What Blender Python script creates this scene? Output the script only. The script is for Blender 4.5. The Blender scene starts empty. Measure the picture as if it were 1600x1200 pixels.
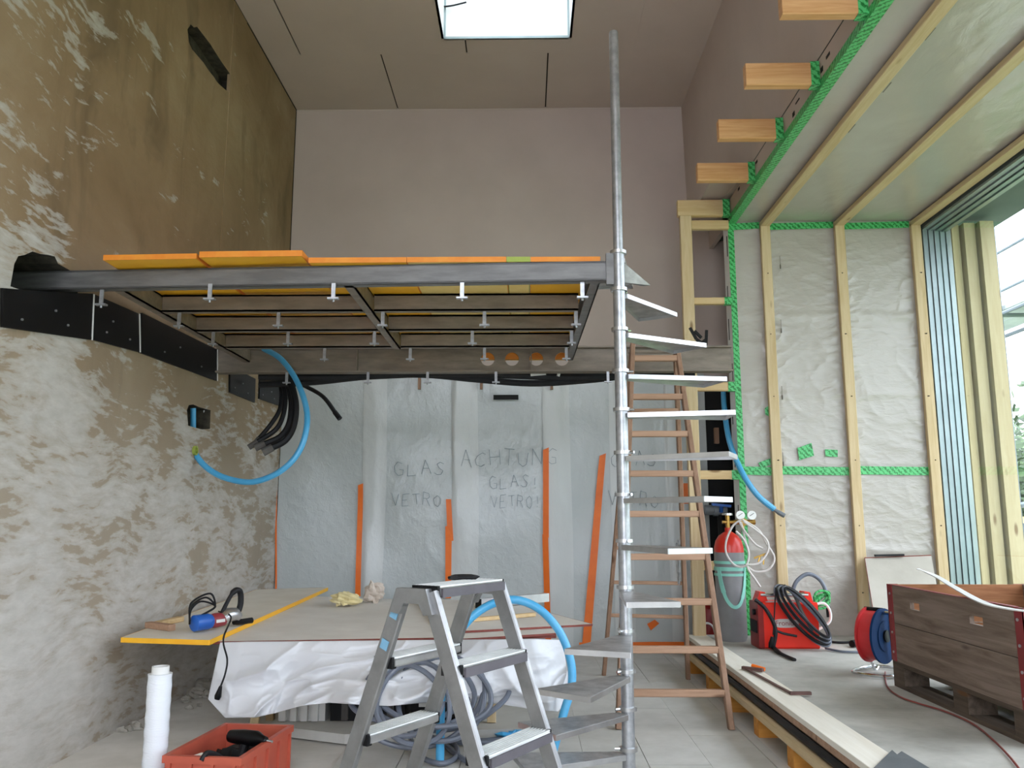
import bpy, bmesh, math, random
from mathutils import Vector, Matrix, noise
from mathutils.geometry import tessellate_polygon
random.seed(7)
SC = bpy.context.scene
COL = SC.collection
# ------------------------------------------------------------------ camera
F = 1302.0; EYE = Vector((0, 0, 1.2)); PITCH = math.radians(9.16); YAW = math.radians(0.955)
cam_d = bpy.data.cameras.new('camera'); cam_d.sensor_width = 36; cam_d.lens = F/1600*36
cam_d.clip_start = 0.05; cam_d.clip_end = 300
cam = bpy.data.objects.new('camera', cam_d); COL.objects.link(cam)
cam.location = EYE; cam.rotation_euler = (math.pi/2+PITCH, 0, YAW)
SC.camera = cam
# ------------------------------------------------------------------ world: even overcast sky, exposure
W = bpy.data.worlds.new('overcast_sky'); SC.world = W; W.use_nodes = True
bg = W.node_tree.nodes['Background']
bg.inputs['Color'].default_value = (0.89, 0.935, 1.06, 1)
_t = W.node_tree; _g = _t.nodes.new('ShaderNodeTexCoord'); _s = _t.nodes.new('ShaderNodeSeparateXYZ'); _m = _t.nodes.new('ShaderNodeMapRange')
_t.links.new(_g.outputs['Generated'], _s.inputs[0]); _t.links.new(_s.outputs['Z'], _m.inputs['Value'])
_m.inputs['From Min'].default_value = 0; _m.inputs['From Max'].default_value = 1      # standard overcast sky: zenith three times the horizon
_m.inputs['To Min'].default_value = 2.1; _m.inputs['To Max'].default_value = 6.3
_t.links.new(_m.outputs[0], bg.inputs['Strength'])
SC.view_settings.view_transform = 'Standard'; SC.view_settings.look = 'None'
SC.view_settings.gamma = 1.0; SC.view_settings.exposure = 1.24
SC.view_settings.use_curve_mapping = False
SC.cycles.max_bounces = 8; SC.cycles.diffuse_bounces = 6; SC.cycles.glossy_bounces = 4
SC.cycles.transparent_max_bounces = 16; SC.cycles.sample_clamp_indirect = 6

# ------------------------------------------------------------------ measuring helpers (pixel of the 1600x1200 frame -> point on a real plane)
_cy, _sy, _cp, _sp = math.cos(YAW), math.sin(YAW), math.cos(PITCH), math.sin(PITCH)
_f = Vector((-_sy*_cp, _cy*_cp, _sp)); _r = Vector((_cy, _sy, 0)); _u = _r.cross(_f)
def ray(px, py): return _f + _r*((px-800)/F) + _u*((600-py)/F)
def at_y(px, py, y): r = ray(px, py); return EYE + r*(y/r.y)
def at_z(px, py, z): r = ray(px, py); return EYE + r*((z-EYE.z)/r.z)
def at_x(px, py, x): r = ray(px, py); return EYE + r*(x/r.x)
def at_plane(px, py, p, n): r = ray(px, py); return EYE + r*((p-EYE).dot(n)/r.dot(n))

# ------------------------------------------------------------------ materials
def lin(h):
    h = h.lstrip('#'); o = []
    for i in (0, 2, 4):
        v = int(h[i:i+2], 16)/255
        o.append(v/12.92 if v <= .04045 else ((v+.055)/1.055)**2.4)
    return (*o, 1)
MATS = {}
class NT:
    def __init__(s, name):
        s.m = bpy.data.materials.new(name); s.m.use_nodes = True; s.t = s.m.node_tree
        s.p = s.t.nodes['Principled BSDF']; s.out = s.t.nodes['Material Output']
        s.tc = s.t.nodes.new('ShaderNodeTexCoord'); MATS[name] = s.m
    def n(s, typ, **kw):
        x = s.t.nodes.new(typ)
        for k, v in kw.items(): setattr(x, k, v)
        return x
    def l(s, a, b): s.t.links.new(a, b)
    def mapping(s, scale=(1, 1, 1), rot=(0, 0, 0), src='Object'):
        m = s.n('ShaderNodeMapping'); m.inputs['Scale'].default_value = scale; m.inputs['Rotation'].default_value = rot
        s.l(s.tc.outputs[src], m.inputs['Vector']); return m.outputs[0]
    def noise(s, vec, scale, detail=5, rough=.6, dist=0):
        x = s.n('ShaderNodeTexNoise'); x.inputs['Scale'].default_value = scale; x.inputs['Detail'].default_value = detail
        x.inputs['Roughness'].default_value = rough; x.inputs['Distortion'].default_value = dist
        s.l(vec, x.inputs['Vector']); return x.outputs['Fac']
    def ramp(s, fac, stops):
        r = s.n('ShaderNodeValToRGB'); e = r.color_ramp.elements
        while len(e) < len(stops): e.new(.5)
        for el, (p, c) in zip(e, stops): el.position = p; el.color = c
        s.l(fac, r.inputs[0]); return r.outputs[0]
    def mix(s, fac, a, b):
        x = s.n('ShaderNodeMix', data_type='RGBA')
        for v, i in ((fac, 0), (a, 6), (b, 7)):
            if hasattr(v, 'node'): s.l(v, x.inputs[i])
            else: x.inputs[i].default_value = v
        return x.outputs[2]
    def math(s, op, a, b=0.0):
        x = s.n('ShaderNodeMath', operation=op)
        for v, i in ((a, 0), (b, 1)):
            if hasattr(v, 'node'): s.l(v, x.inputs[i])
            else: x.inputs[i].default_value = v
        return x.outputs[0]
    def bump(s, h, strength, dist=.01):
        b = s.n('ShaderNodeBump'); b.inputs['Strength'].default_value = strength; b.inputs['Distance'].default_value = dist
        s.l(h, b.inputs['Height']); s.l(b.outputs[0], s.p.inputs['Normal'])
def g(v): return (v, v, v, 1)
def mat(name, c, c2=None, scale=6, rough=.6, metal=0, bump=0, bscale=60, stretch=(1, 1, 1), lo=.35, hi=.65, spec=.5):
    t = NT(name); p = t.p
    p.inputs['Roughness'].default_value = rough; p.inputs['Metallic'].default_value = metal
    p.inputs['Specular IOR Level'].default_value = spec
    v = t.mapping(stretch)
    c2 = c2 or c
    f = t.noise(v, scale)
    t.l(t.ramp(f, [(lo, lin(c)), (hi, lin(c2))]), p.inputs['Base Color'])
    if bump: t.bump(t.noise(v, bscale), bump)
    return t.m
def wood(name, c, c2, axis='y', rough=.65, knots=True, dark='#6a4420'):
    t = NT(name); p = t.p; p.inputs['Roughness'].default_value = rough; p.inputs['Specular IOR Level'].default_value = .3
    sc = {'x': (.6, 9, 9), 'y': (9, .6, 9), 'z': (9, 9, .6)}[axis]
    oi = t.n('ShaderNodeObjectInfo')
    add = t.n('ShaderNodeVectorMath', operation='ADD'); t.l(t.tc.outputs['Object'], add.inputs[0])
    sv = t.n('ShaderNodeVectorMath', operation='SCALE'); sv.inputs[0].default_value = (3, 5, 7); t.l(oi.outputs['Random'], sv.inputs['Scale'])
    t.l(sv.outputs[0], add.inputs[1])
    m = t.n('ShaderNodeMapping'); m.inputs['Scale'].default_value = sc; t.l(add.outputs[0], m.inputs['Vector'])
    f = t.noise(m.outputs[0], 3.2, 6, .65, .6)
    col = t.ramp(f, [(.3, lin(c2)), (.62, lin(c))])
    if knots:
        m2 = t.n('ShaderNodeMapping'); m2.inputs['Scale'].default_value = {'x': (2.2, 7, 7), 'y': (7, 2.2, 7), 'z': (7, 7, 2.2)}[axis]
        t.l(add.outputs[0], m2.inputs['Vector'])
        vo = t.n('ShaderNodeTexVoronoi'); vo.inputs['Scale'].default_value = .9; t.l(m2.outputs[0], vo.inputs['Vector'])
        k = t.ramp(vo.outputs['Distance'], [(.06, g(.75)), (.13, g(0))])
        col = t.mix(k, col, lin(dark))
    t.l(col, p.inputs['Base Color']); t.bump(f, .15, .004)
    return t.m
def plaster_wall():
    t = NT('rough_lime_plaster'); p = t.p; p.inputs['Roughness'].default_value = .9; p.inputs['Specular IOR Level'].default_value = .15
    o = t.tc.outputs['Object']
    base = t.noise(t.mapping((1, .8, .8)), 1.3, 6, .62, .4)
    col = t.ramp(base, [(.3, lin('#816b50')), (.5, lin('#907a5e')), (.7, lin('#9f8b70'))])
    stain = t.noise(t.mapping((1, 1.1, .5)), 1.9, 4, .6, .6)
    col = t.mix(t.ramp(stain, [(.54, g(0)), (.68, g(.6))]), col, lin('#695945'))
    streak = t.noise(t.mapping((1, 7, .45)), 1.6, 5, .6)
    col = t.mix(t.ramp(streak, [(.58, g(0)), (.75, g(.3))]), col, lin('#6c5b45'))
    # trowel smears of pale finishing coat: denser low on the wall and towards the near end
    wv = t.n('ShaderNodeTexNoise'); wv.inputs['Scale'].default_value = 1.6; wv.inputs['Detail'].default_value = 2; t.l(o, wv.inputs['Vector'])
    av = t.n('ShaderNodeVectorMath', operation='MULTIPLY_ADD'); t.l(wv.outputs['Color'], av.inputs[0]); av.inputs[1].default_value = (.22, .22, .22); t.l(o, av.inputs[2])
    mp = t.n('ShaderNodeMapping'); mp.inputs['Scale'].default_value = (1, 1.0, 2.2); mp.inputs['Rotation'].default_value = (.10, 0, 0); t.l(av.outputs[0], mp.inputs['Vector'])
    mp2 = t.n('ShaderNodeMapping'); mp2.inputs['Scale'].default_value = (1, 2.2, 9.5); mp2.inputs['Rotation'].default_value = (-.16, 0, 0); t.l(av.outputs[0], mp2.inputs['Vector'])
    patch_ = t.noise(mp.outputs[0], 2.3, 4, .55, .2); stroke = t.noise(mp2.outputs[0], 2.8, 8, .62, .1)
    sm = t.math('ADD', t.math('MULTIPLY', patch_, .48), t.math('MULTIPLY', stroke, .52))
    big = t.noise(t.mapping((1, 1.1, 1.3)), .9, 3, .5)
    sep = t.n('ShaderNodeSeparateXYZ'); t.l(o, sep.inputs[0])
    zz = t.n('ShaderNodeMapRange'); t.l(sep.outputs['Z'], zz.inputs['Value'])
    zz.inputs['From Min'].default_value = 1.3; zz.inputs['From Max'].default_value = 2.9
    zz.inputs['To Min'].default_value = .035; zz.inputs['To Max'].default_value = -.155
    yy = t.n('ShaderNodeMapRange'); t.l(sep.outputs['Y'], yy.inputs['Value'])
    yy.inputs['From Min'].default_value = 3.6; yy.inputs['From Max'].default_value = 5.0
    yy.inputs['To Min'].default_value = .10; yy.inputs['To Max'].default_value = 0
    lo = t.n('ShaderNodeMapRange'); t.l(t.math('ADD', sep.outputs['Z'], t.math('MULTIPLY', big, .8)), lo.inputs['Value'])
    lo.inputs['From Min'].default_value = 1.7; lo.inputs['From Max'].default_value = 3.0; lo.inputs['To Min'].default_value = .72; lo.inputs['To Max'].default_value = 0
    col = t.mix(lo.outputs[0], col, lin('#a39a8b'))  # base greyer low, browner high: partly daylight and bounce tint put in colour
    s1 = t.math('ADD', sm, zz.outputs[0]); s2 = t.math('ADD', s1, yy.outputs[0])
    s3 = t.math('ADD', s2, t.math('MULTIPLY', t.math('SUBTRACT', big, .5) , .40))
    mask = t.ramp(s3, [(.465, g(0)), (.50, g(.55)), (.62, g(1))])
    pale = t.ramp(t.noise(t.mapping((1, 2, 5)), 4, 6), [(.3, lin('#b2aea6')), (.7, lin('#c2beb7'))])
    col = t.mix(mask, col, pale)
    t.l(col, p.inputs['Base Color'])
    t.bump(t.math('ADD', sm, t.math('MULTIPLY', base, .6)), .35, .02)
    return t.m
def foil(name, c, c2, rough, stretch, bstr, bdist=.02, scale=5, trans=0.0, rot=(0, 0, 0)):
    t = NT(name); p = t.p; p.inputs['Roughness'].default_value = rough
    v = t.mapping(stretch, rot); f = t.noise(v, scale, 7, .6, .7)
    t.l(t.ramp(t.noise(t.mapping((1, 1, 1)), 1.2, 3), [(.3, lin(c)), (.7, lin(c2))]), p.inputs['Base Color'])
    r = t.n('ShaderNodeTexNoise', noise_type='RIDGED_MULTIFRACTAL'); r.inputs['Scale'].default_value = scale*.7
    r.inputs['Detail'].default_value = 6; r.inputs['Distortion'].default_value = .8; t.l(v, r.inputs['Vector'])
    t.bump(t.math('ADD', f, t.math('MULTIPLY', r.outputs['Fac'], .5)), bstr, bdist)
    if trans:
        tl = t.n('ShaderNodeBsdfTranslucent'); tl.inputs[0].default_value = lin(c2)
        mx = t.n('ShaderNodeMixShader'); mx.inputs[0].default_value = trans
        t.l(p.outputs[0], mx.inputs[1]); t.l(tl.outputs[0], mx.inputs[2]); t.l(mx.outputs[0], t.out.inputs[0])
    return t.m
def glass_pane(name, tint, refl=1.0):
    t = NT(name); t.t.nodes.remove(t.p)
    tr = t.n('ShaderNodeBsdfTransparent'); tr.inputs[0].default_value = tint
    gl = t.n('ShaderNodeBsdfGlossy'); gl.inputs['Roughness'].default_value = .01; gl.inputs[0].default_value = (.85, 1, .97, 1)
    lw = t.n('ShaderNodeLayerWeight'); lw.inputs['Blend'].default_value = .5   # two-sided Schlick reflectance
    k = t.math('ADD', t.math('MULTIPLY', t.math('POWER', lw.outputs['Facing'], 5.0), .9), .055)
    m = t.n('ShaderNodeMixShader'); t.l(t.math('MULTIPLY', k, refl), m.inputs[0])
    t.l(tr.outputs[0], m.inputs[1]); t.l(gl.outputs[0], m.inputs[2]); t.l(m.outputs[0], t.out.inputs[0])
    return t.m
def tape_mat():
    t = NT('green_printed_tape'); t.p.inputs['Roughness'].default_value = .35
    v = t.mapping((1, 1, 1), (0, 0, 0))
    w = t.n('ShaderNodeTexWave', wave_type='BANDS', bands_direction='DIAGONAL'); w.inputs['Scale'].default_value = 13
    w.inputs['Distortion'].default_value = 5; w.inputs['Detail'].default_value = 3; w.inputs['Detail Scale'].default_value = 5
    t.l(v, w.inputs['Vector'])
    brk = t.noise(v, 45, 3, .6)
    f = t.math('ADD', w.outputs['Fac'], t.math('MULTIPLY', t.math('SUBTRACT', brk, .5), .9))
    t.l(t.ramp(f, [(.08, lin('#16702f')), (.32, lin('#3dae5a')), (.8, lin('#58bd74'))]), t.p.inputs['Base Color'])
    return t.m

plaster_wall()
mat('plasterboard', '#b5a79d', '#bcaea4', 1.4, .85, spec=.2)
mat('plasterboard_ceiling', '#b9aca0', '#c0b3a7', 1.2, .85, spec=.2)
mat('joint_dark', '#2c241b', rough=.9); mat('faint_print', '#746d63', rough=.8); mat('hardboard', '#a8a296', '#b4aea2', 3, .7, spec=.25)
mat('shade_dark_rubble', '#2b271f', '#4a4438', 14, .95, bump=.6, bscale=18)  # rubble darkened to put the shade of the wall pockets into its colour
mat('white_paint', '#e6e8e4', '#eef0ec', 2, .5)
mat('concrete_dust', '#c6c2b9', '#d6d2ca', 3.5, .95, bump=.25, bscale=30, spec=.1)
mat('floor_board', '#b9b7b0', '#c6c4be', 5, .8, bump=.06, bscale=40, spec=.25)
mat('screed', '#9a9890', '#bdbbb3', 3.2, .75, bump=.08, bscale=20, lo=.3, hi=.7, spec=.25)
wood('spruce_y', '#d0ba94', '#bfa57a', 'y'); wood('spruce_z', '#d0ba94', '#bfa57a', 'z'); wood('spruce_x', '#d2b88c', '#c1a071', 'x')
wood('spruce_stub', '#d8a877', '#c08a55', 'x')
wood('spruce_orange', '#d99a4a', '#c07f30', 'x')
wood('plank_white', '#ece7da', '#e2dbcb', 'y', .5, knots=False)
wood('old_wood_z', '#9c7c66', '#7e624d', 'z', dark='#4a2d18'); wood('old_wood_x', '#b8957b', '#9c7b62', 'x', dark='#4a2d18')
wood('pallet_grey', '#5f5246', '#43382e', 'y', .85); wood('collar_brown', '#86766a', '#645446', 'y', .8, dark='#33231a')
wood('collar_brown_x', '#a8744f', '#7d4d2e', 'x', .75, dark='#43241a')
mat('formwork_yellow', '#f8bd2e', '#f2b022', 4, .5); mat('formwork_orange', '#d87a18', '#e08e28', 9, .55)
mat('formwork_pale', '#f2d78c', '#ecca74', 4, .55); mat('formwork_face', '#d6cfc0', '#e0dacd', 4, .7, spec=.25)
mat('formwork_green', '#9aa84a', '#8d9c3e', 5, .6)
mat('plywood_face', '#d6d2ca', '#e2dfd8', 3, .7, spec=.25); mat('plywood_edge_red', '#6e2f24', '#87443a', 12, .7)
mat('steel_primer', '#6f6558', '#867b6d', 5, .5, .15, bump=.05, stretch=(1, 4, 4))
mat('steel_front', '#5f5e5c', '#757472', 4, .42, .25, stretch=(1, 6, 6))
mat('galv', '#9c9ea0', '#b9bbbd', 25, .38, .75); mat('galv_tread', '#8f8e8c', '#b3b2b0', 14, .42, .55, bump=.06, bscale=120)
mat('alu', '#bcbcbc', '#cfcfcf', 8, .3, .88); mat('alu_rail', '#858585', '#9a9a9a', 9, .36, .85)
mat('alu_ribbed', '#d6d9d7', '#eceeec', 10, .4, .2)
mat('window_alu', '#8b9898', '#98a4a4', 4, .35, .5); mat('window_gasket', '#3c4444', rough=.6)
mat('black_plastic', '#060607', '#0b0b0d', 8, .45, spec=.25); mat('black_rubber', '#111113', '#1a1a1c', 12, .55, spec=.3); mat('black_matte', '#070707', rough=.8)
mat('grey_hose', '#5f6570', '#6e7480', 6, .42); mat('blue_hose', '#3f9ccb', '#56abd8', 5, .35); mat('pale_hose', '#c6c0bb', '#d6d0ca', 5, .4)
mat('orange_tape', '#ee7418', '#e46a12', 6, .45); mat('pencil_ink', '#79868a', rough=.8); mat('faded_blue', '#6c9ab4', rough=.5)
foil('pe_sheet', '#b3b9b8', '#bcc1bf', .15, (1, 1, .8), .5, .006, 26)
foil('pe_overlap', '#c2c6c4', '#c9ccc9', .26, (1, 1, .6), .3, .006, 24)
foil('vapour_foil', '#ada69d', '#b6b0a7', .13, (2.2, 1, 5.5), .34, .012, 4.5, rot=(0, .45, 0))
foil('tarp_white', '#d6d7d9', '#e0e1e3', .38, (1, 1, 1), .3, .02, 4, trans=.15)
foil('stretch_film', '#d9dde2', '#e3e6ea', .22, (1, 1, 3), .35, .006, 30)
glass_pane('window_glass', (.66, .70, .70, 1), 1.3); glass_pane('skylight_glass', (.42, .45, .45, 1)); glass_pane('added_window_glass', (.95, .96, .96, 1))
tape_mat()
mat('gas_grey', '#7a7a7b', '#888889', 4, .35); mat('gas_red', '#c2281c', '#d03324', 5, .3); mat('teal_strap', '#7fc2b2', '#8fd0c0', 6, .6)
mat('brass', '#a88443', '#bf9a55', 8, .35, .9); mat('gauge_white', '#e8e8e4', rough=.3); mat('chrome', '#d5d8da', rough=.15, metal=1)
mat('weld_red', '#d8220e', '#e02c16', 4, .35); mat('weld_dark_red', '#7d1410', '#8d1a14', 4, .4); mat('logo_grey', '#b9b3ad', rough=.5)
mat('drum_blue', '#0f2d52', '#13365f', 4, .75, spec=.15); mat('drum_red', '#a51f22', '#b92a2c', 6, .5); mat('cable_red', '#7d3630', '#8a4038', 5, .5)
mat('crate_red', '#a84a38', '#b5563f', 4, .5); mat('hinge_red', '#74161a', '#861f24', 6, .5)
mat('tool_blue', '#1f56a8', '#2a63b5', 4, .35); mat('tool_red', '#7d2a30', '#8d343a', 5, .5); mat('paper_cream', '#cfc08a', '#ddd0a2', 9, .8); mat('paper_grey', '#b9ab9d', '#cfc3b6', 9, .7)
mat('white_plastic', '#d3d3cf', '#dddcd8', 4, .45); mat('grey_plinth', '#b4b2ab', '#c0beb7', 4, .7); mat('pvc_grey', '#6d7276', rough=.4)
mat('slate_board', '#565b5e', '#666b6d', 5, .6); mat('leaf', '#263c1a', '#47602f', 3, .6); mat('leaf_light', '#4c6636', '#6a8350', 3, .6); mat('bark', '#4d4033', '#5d5042', 9, .9)
mat('lawn', '#566b41', '#6f7d52', 2, .95); mat('scaffold_steel', '#5c676b', '#6a7579', 6, .4, .4); mat('scaffold_plank', '#a7afad', '#b7bfbd', 5, .6)
wood('fence_wood', '#d9b877', '#c9a462', 'x', .6); wood('outer_wood', '#c6b48e', '#b8a47c', 'z', .6)
mat('soffit_grey', '#4c5857', '#556160', 3, .7); mat('stone', '#8a857a', '#a7a297', 9, .95, bump=.4, bscale=14)
mat('rusty_iron', '#5a403a', '#6d5048', 14, .7)
mat('nosing_grey', '#4a464b', '#555156', 9, .6)
mat('foam_grey', '#4d4a47', '#5d5a56', 9, .8)
for nm, pat in (('leaf', 0), ('leaf_light', 0)):
    pass

# ------------------------------------------------------------------ mesh builder and scene-graph helpers
WM = {}
def reg(o, m): WM[o.name] = m
def wm(o): return WM.get(o.name, Matrix()) if o else Matrix()
class MB:
    def __init__(s): s.v = []; s.f = []
    def add(s, vs, fs):
        b = len(s.v); s.v += [Vector(v) for v in vs]; s.f += [tuple(b+i for i in f) for f in fs]; return s
    def box(s, x0, x1, y0, y1, z0, z1):
        return s.add([(x0, y0, z0), (x1, y0, z0), (x1, y1, z0), (x0, y1, z0), (x0, y0, z1), (x1, y0, z1), (x1, y1, z1), (x0, y1, z1)],
                     [(0, 3, 2, 1), (4, 5, 6, 7), (0, 1, 5, 4), (1, 2, 6, 5), (2, 3, 7, 6), (3, 0, 4, 7)])
    def bar(s, a, b, w, h, up=(0, 0, 1)):
        a = Vector(a); b = Vector(b); d = (b-a).normalized(); up = Vector(up)
        if abs(d.dot(up)) > .999: up = Vector((0, 1, 0))
        sx = d.cross(up).normalized()*(w/2); sz = sx.cross(d).normalized()*(h/2)
        vs = [p+i*sx+j*sz for p in (a, b) for i, j in ((-1, -1), (1, -1), (1, 1), (-1, 1))]
        return s.add(vs, [(0, 3, 2, 1), (4, 5, 6, 7), (0, 1, 5, 4), (1, 2, 6, 5), (2, 3, 7, 6), (3, 0, 4, 7)])
    def cbar(s, a, b, w, h, c, up=(0, 0, 1)):
        """bar with chamfered long edges"""
        a = Vector(a); b = Vector(b); d = (b-a).normalized(); up = Vector(up)
        if abs(d.dot(up)) > .999: up = Vector((0, 1, 0))
        sx = d.cross(up).normalized(); sz = sx.cross(d).normalized(); w /= 2; h /= 2
        ring = [(-w+c, -h), (w-c, -h), (w, -h+c), (w, h-c), (w-c, h), (-w+c, h), (-w, h-c), (-w, -h+c)]
        vs = [p+sx*i+sz*j for p in (a, b) for i, j in ring]
        return s.add(vs, [tuple(range(7, -1, -1)), tuple(range(8, 16))]+[(i, (i+1) % 8, (i+1) % 8+8, i+8) for i in range(8)])
    def prism(s, poly, d):
        """poly: list of 3D points, d: extrusion vector"""
        n = len(poly); d = Vector(d); vs = [Vector(p) for p in poly]+[Vector(p)+d for p in poly]
        return s.add(vs, [tuple(range(n-1, -1, -1)), tuple(range(n, 2*n))]+[(i, (i+1) % n, (i+1) % n+n, i+n) for i in range(n)])
    def tube(s, pts, r, n=8, cap=True, closed=False):
        pts = [Vector(p) for p in pts]; m = len(pts); rr = r if isinstance(r, (list, tuple)) else [r]*m
        prev = None; vs = []
        for i, p in enumerate(pts):
            if closed: d = pts[(i+1) % m]-pts[i-1]
            else: d = pts[min(i+1, m-1)]-pts[max(i-1, 0)]
            d.normalize()
            if prev is None:
                prev = d.orthogonal().normalized()
            prev = (prev-d*prev.dot(d)).normalized(); q = d.cross(prev)
            for k in range(n):
                a = 2*math.pi*k/n; vs.append(p+(prev*math.cos(a)+q*math.sin(a))*rr[i])
        fs = []
        for i in range(m if closed else m-1):
            j = (i+1) % m
            for k in range(n): fs.append((i*n+k, i*n+(k+1) % n, j*n+(k+1) % n, j*n+k))
        if cap and not closed: fs += [tuple(range(n-1, -1, -1)), tuple((m-1)*n+k for k in range(n))]
        return s.add(vs, fs)
    def cyl(s, a, b, r, n=16, r2=None): return s.tube([a, b], [r, r if r2 is None else r2], n)
    def lathe(s, c, prof, n=20, axis='z'):
        c = Vector(c); vs = []; fs = []
        for r, z in prof:
            for k in range(n):
                a = 2*math.pi*k/n; x, y = r*math.cos(a), r*math.sin(a)
                vs.append(c+Vector({'z': (x, y, z), 'x': (z, x, y), 'y': (x, z, y)}[axis]))
        for i in range(len(prof)-1):
            for k in range(n): fs.append((i*n+k, i*n+(k+1) % n, (i+1)*n+(k+1) % n, (i+1)*n+k))
        fs += [tuple(range(n-1, -1, -1)), tuple((len(prof)-1)*n+k for k in range(n))]
        return s.add(vs, fs)
    def ring(s, c, r_out, r_in, h, n=20):
        c = Vector(c); vs = []
        for r, z in ((r_in, 0), (r_out, 0), (r_out, h), (r_in, h)):
            vs += [c+Vector((r*math.cos(2*math.pi*k/n), r*math.sin(2*math.pi*k/n), z)) for k in range(n)]
        return s.add(vs, [(i*n+k, i*n+(k+1) % n, ((i+1) % 4)*n+(k+1) % n, ((i+1) % 4)*n+k) for i in range(4) for k in range(n)])
    def blob(s, c, rx, ry, rz, seed=0, amp=.3, n=10, m=7, freq=2.0):
        c = Vector(c); vs = []; fs = []
        for i in range(m+1):
            th = math.pi*i/m
            for k in range(n):
                ph = 2*math.pi*k/n; d = Vector((math.sin(th)*math.cos(ph), math.sin(th)*math.sin(ph), math.cos(th)))
                q = 1+amp*noise.noise(d*freq+Vector((seed*3.1, seed*1.7, seed)))*1.6
                vs.append(c+Vector((d.x*rx*q, d.y*ry*q, d.z*rz*q)))
        for i in range(m):
            for k in range(n): fs.append((i*n+k, (i+1)*n+k, (i+1)*n+(k+1) % n, i*n+(k+1) % n))
        return s.add(vs, fs)
    def build(s, name, material, parent=None, smooth=False, local=False, angle=35, normals=True):
        me = bpy.data.meshes.new(name)
        inv = Matrix() if local else wm(parent).inverted()
        me.from_pydata([inv @ v for v in s.v], [], s.f); me.update()
        if normals:
            bm = bmesh.new(); bm.from_mesh(me); bmesh.ops.recalc_face_normals(bm, faces=bm.faces); bm.to_mesh(me); bm.free()
        me.materials.append(MATS[material])
        if smooth:
            me.shade_smooth(); me.set_sharp_from_angle(angle=math.radians(angle))
        o = bpy.data.objects.new(name, me); COL.objects.link(o)
        if parent: o.parent = parent
        reg(o, wm(parent)); return o
def tag(o, label, cat=None, group=None, kind=None):
    o['label'] = label
    if cat: o['category'] = cat
    if group: o['group'] = group
    if kind: o['kind'] = kind
    return o
def thing(name, label, cat, loc=(0, 0, 0), rotz=0, group=None, kind=None):
    o = bpy.data.objects.new(name, None); COL.objects.link(o); o.empty_display_size = .1
    o.location = loc; o.rotation_euler = (0, 0, rotz)
    reg(o, Matrix.Translation(Vector(loc)) @ Matrix.Rotation(rotz, 4, 'Z'))
    return tag(o, label, cat, group, kind)
def inst(src, parent, m=None, name=None):
    """another piece sharing the mesh of src, m: local transform"""
    c = bpy.data.objects.new(name or src.name.split('.')[0], src.data); COL.objects.link(c); c.parent = parent
    if m is not None: c.matrix_local = m
    reg(c, wm(parent)); return c
def dup(root, loc, rotz, label, group=None):
    r = root.copy(); COL.objects.link(r); r.location = loc; r.rotation_euler = (0, 0, rotz); r['label'] = label
    if group: r['group'] = group
    for ch in list(root.children):
        c = ch.copy(); COL.objects.link(c); c.parent = r
        for q in ch.children:
            d = q.copy(); COL.objects.link(d); d.parent = c
    return r
def spline(pts, n=10, closed=False):
    pts = [Vector(p) for p in pts]; out = []; m = len(pts)
    for i in range(m if closed else m-1):
        if closed: a, b, c, d = pts[i-1], pts[i], pts[(i+1) % m], pts[(i+2) % m]
        else: a, b, c, d = pts[max(i-1, 0)], pts[i], pts[i+1], pts[min(i+2, m-1)]
        for k in range(n):
            t = k/n
            out.append(.5*((2*b)+(c-a)*t+(2*a-5*b+4*c-d)*t*t+(3*b-a-3*c+d)*t**3))
    if not closed: out.append(pts[-1])
    return out
def sheet(name, material, parent, fn, nu, nv, thick=0, smooth=True):
    m = MB(); vs = [fn(i/nu, j/nv) for j in range(nv+1) for i in range(nu+1)]
    fs = [(j*(nu+1)+i, j*(nu+1)+i+1, (j+1)*(nu+1)+i+1, (j+1)*(nu+1)+i) for j in range(nv) for i in range(nu)]
    m.add(vs, fs); o = m.build(name, material, parent, normals=False)
    if smooth: o.data.shade_smooth()
    if thick:
        md = o.modifiers.new('thickness', 'SOLIDIFY'); md.thickness = thick; md.offset = 0
    return o
N3 = noise.noise

# ================================================================== SETTING
XL, YB, ZC = -2.36, 8.0, 5.36            # left wall, back wall, high ceiling
XE, YE, ZE, XW = 1.83, 7.22, 3.84, 3.53  # extension: inner edge, back wall, ceiling, glass front
ZD = .24                                 # raised floor
YF = -2.6                                # wall behind the camera

# ---- floor
fl = MB().box(XL-.2, 3.7, YF-.1, YB+.2, -.2, -.012).build('floor', 'concrete_dust')
tag(fl, 'dusty grey concrete ground floor under the loose boards', 'floor', kind='structure')
rows = []; x = -.95
bm_cache = {}
while x < 1.25:
    w = .31; y = 2.4+random.uniform(-.6, 0)
    while y < YB-.06:
        L = random.choice((.62, .93, 1.24)); y1 = min(y+L, YB-.03)
        if y1-y > .15:
            ga, gb = random.choice((.0008, .0008, .004)), random.choice((.0008, .004)); MB().box(x+ga, min(x+w, 1.28)-.0008, y+gb, y1-.0008, -.012, random.uniform(-.0015, 0)).build('floor_board', 'floor_board', fl)
        y = y1
    x += w

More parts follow.
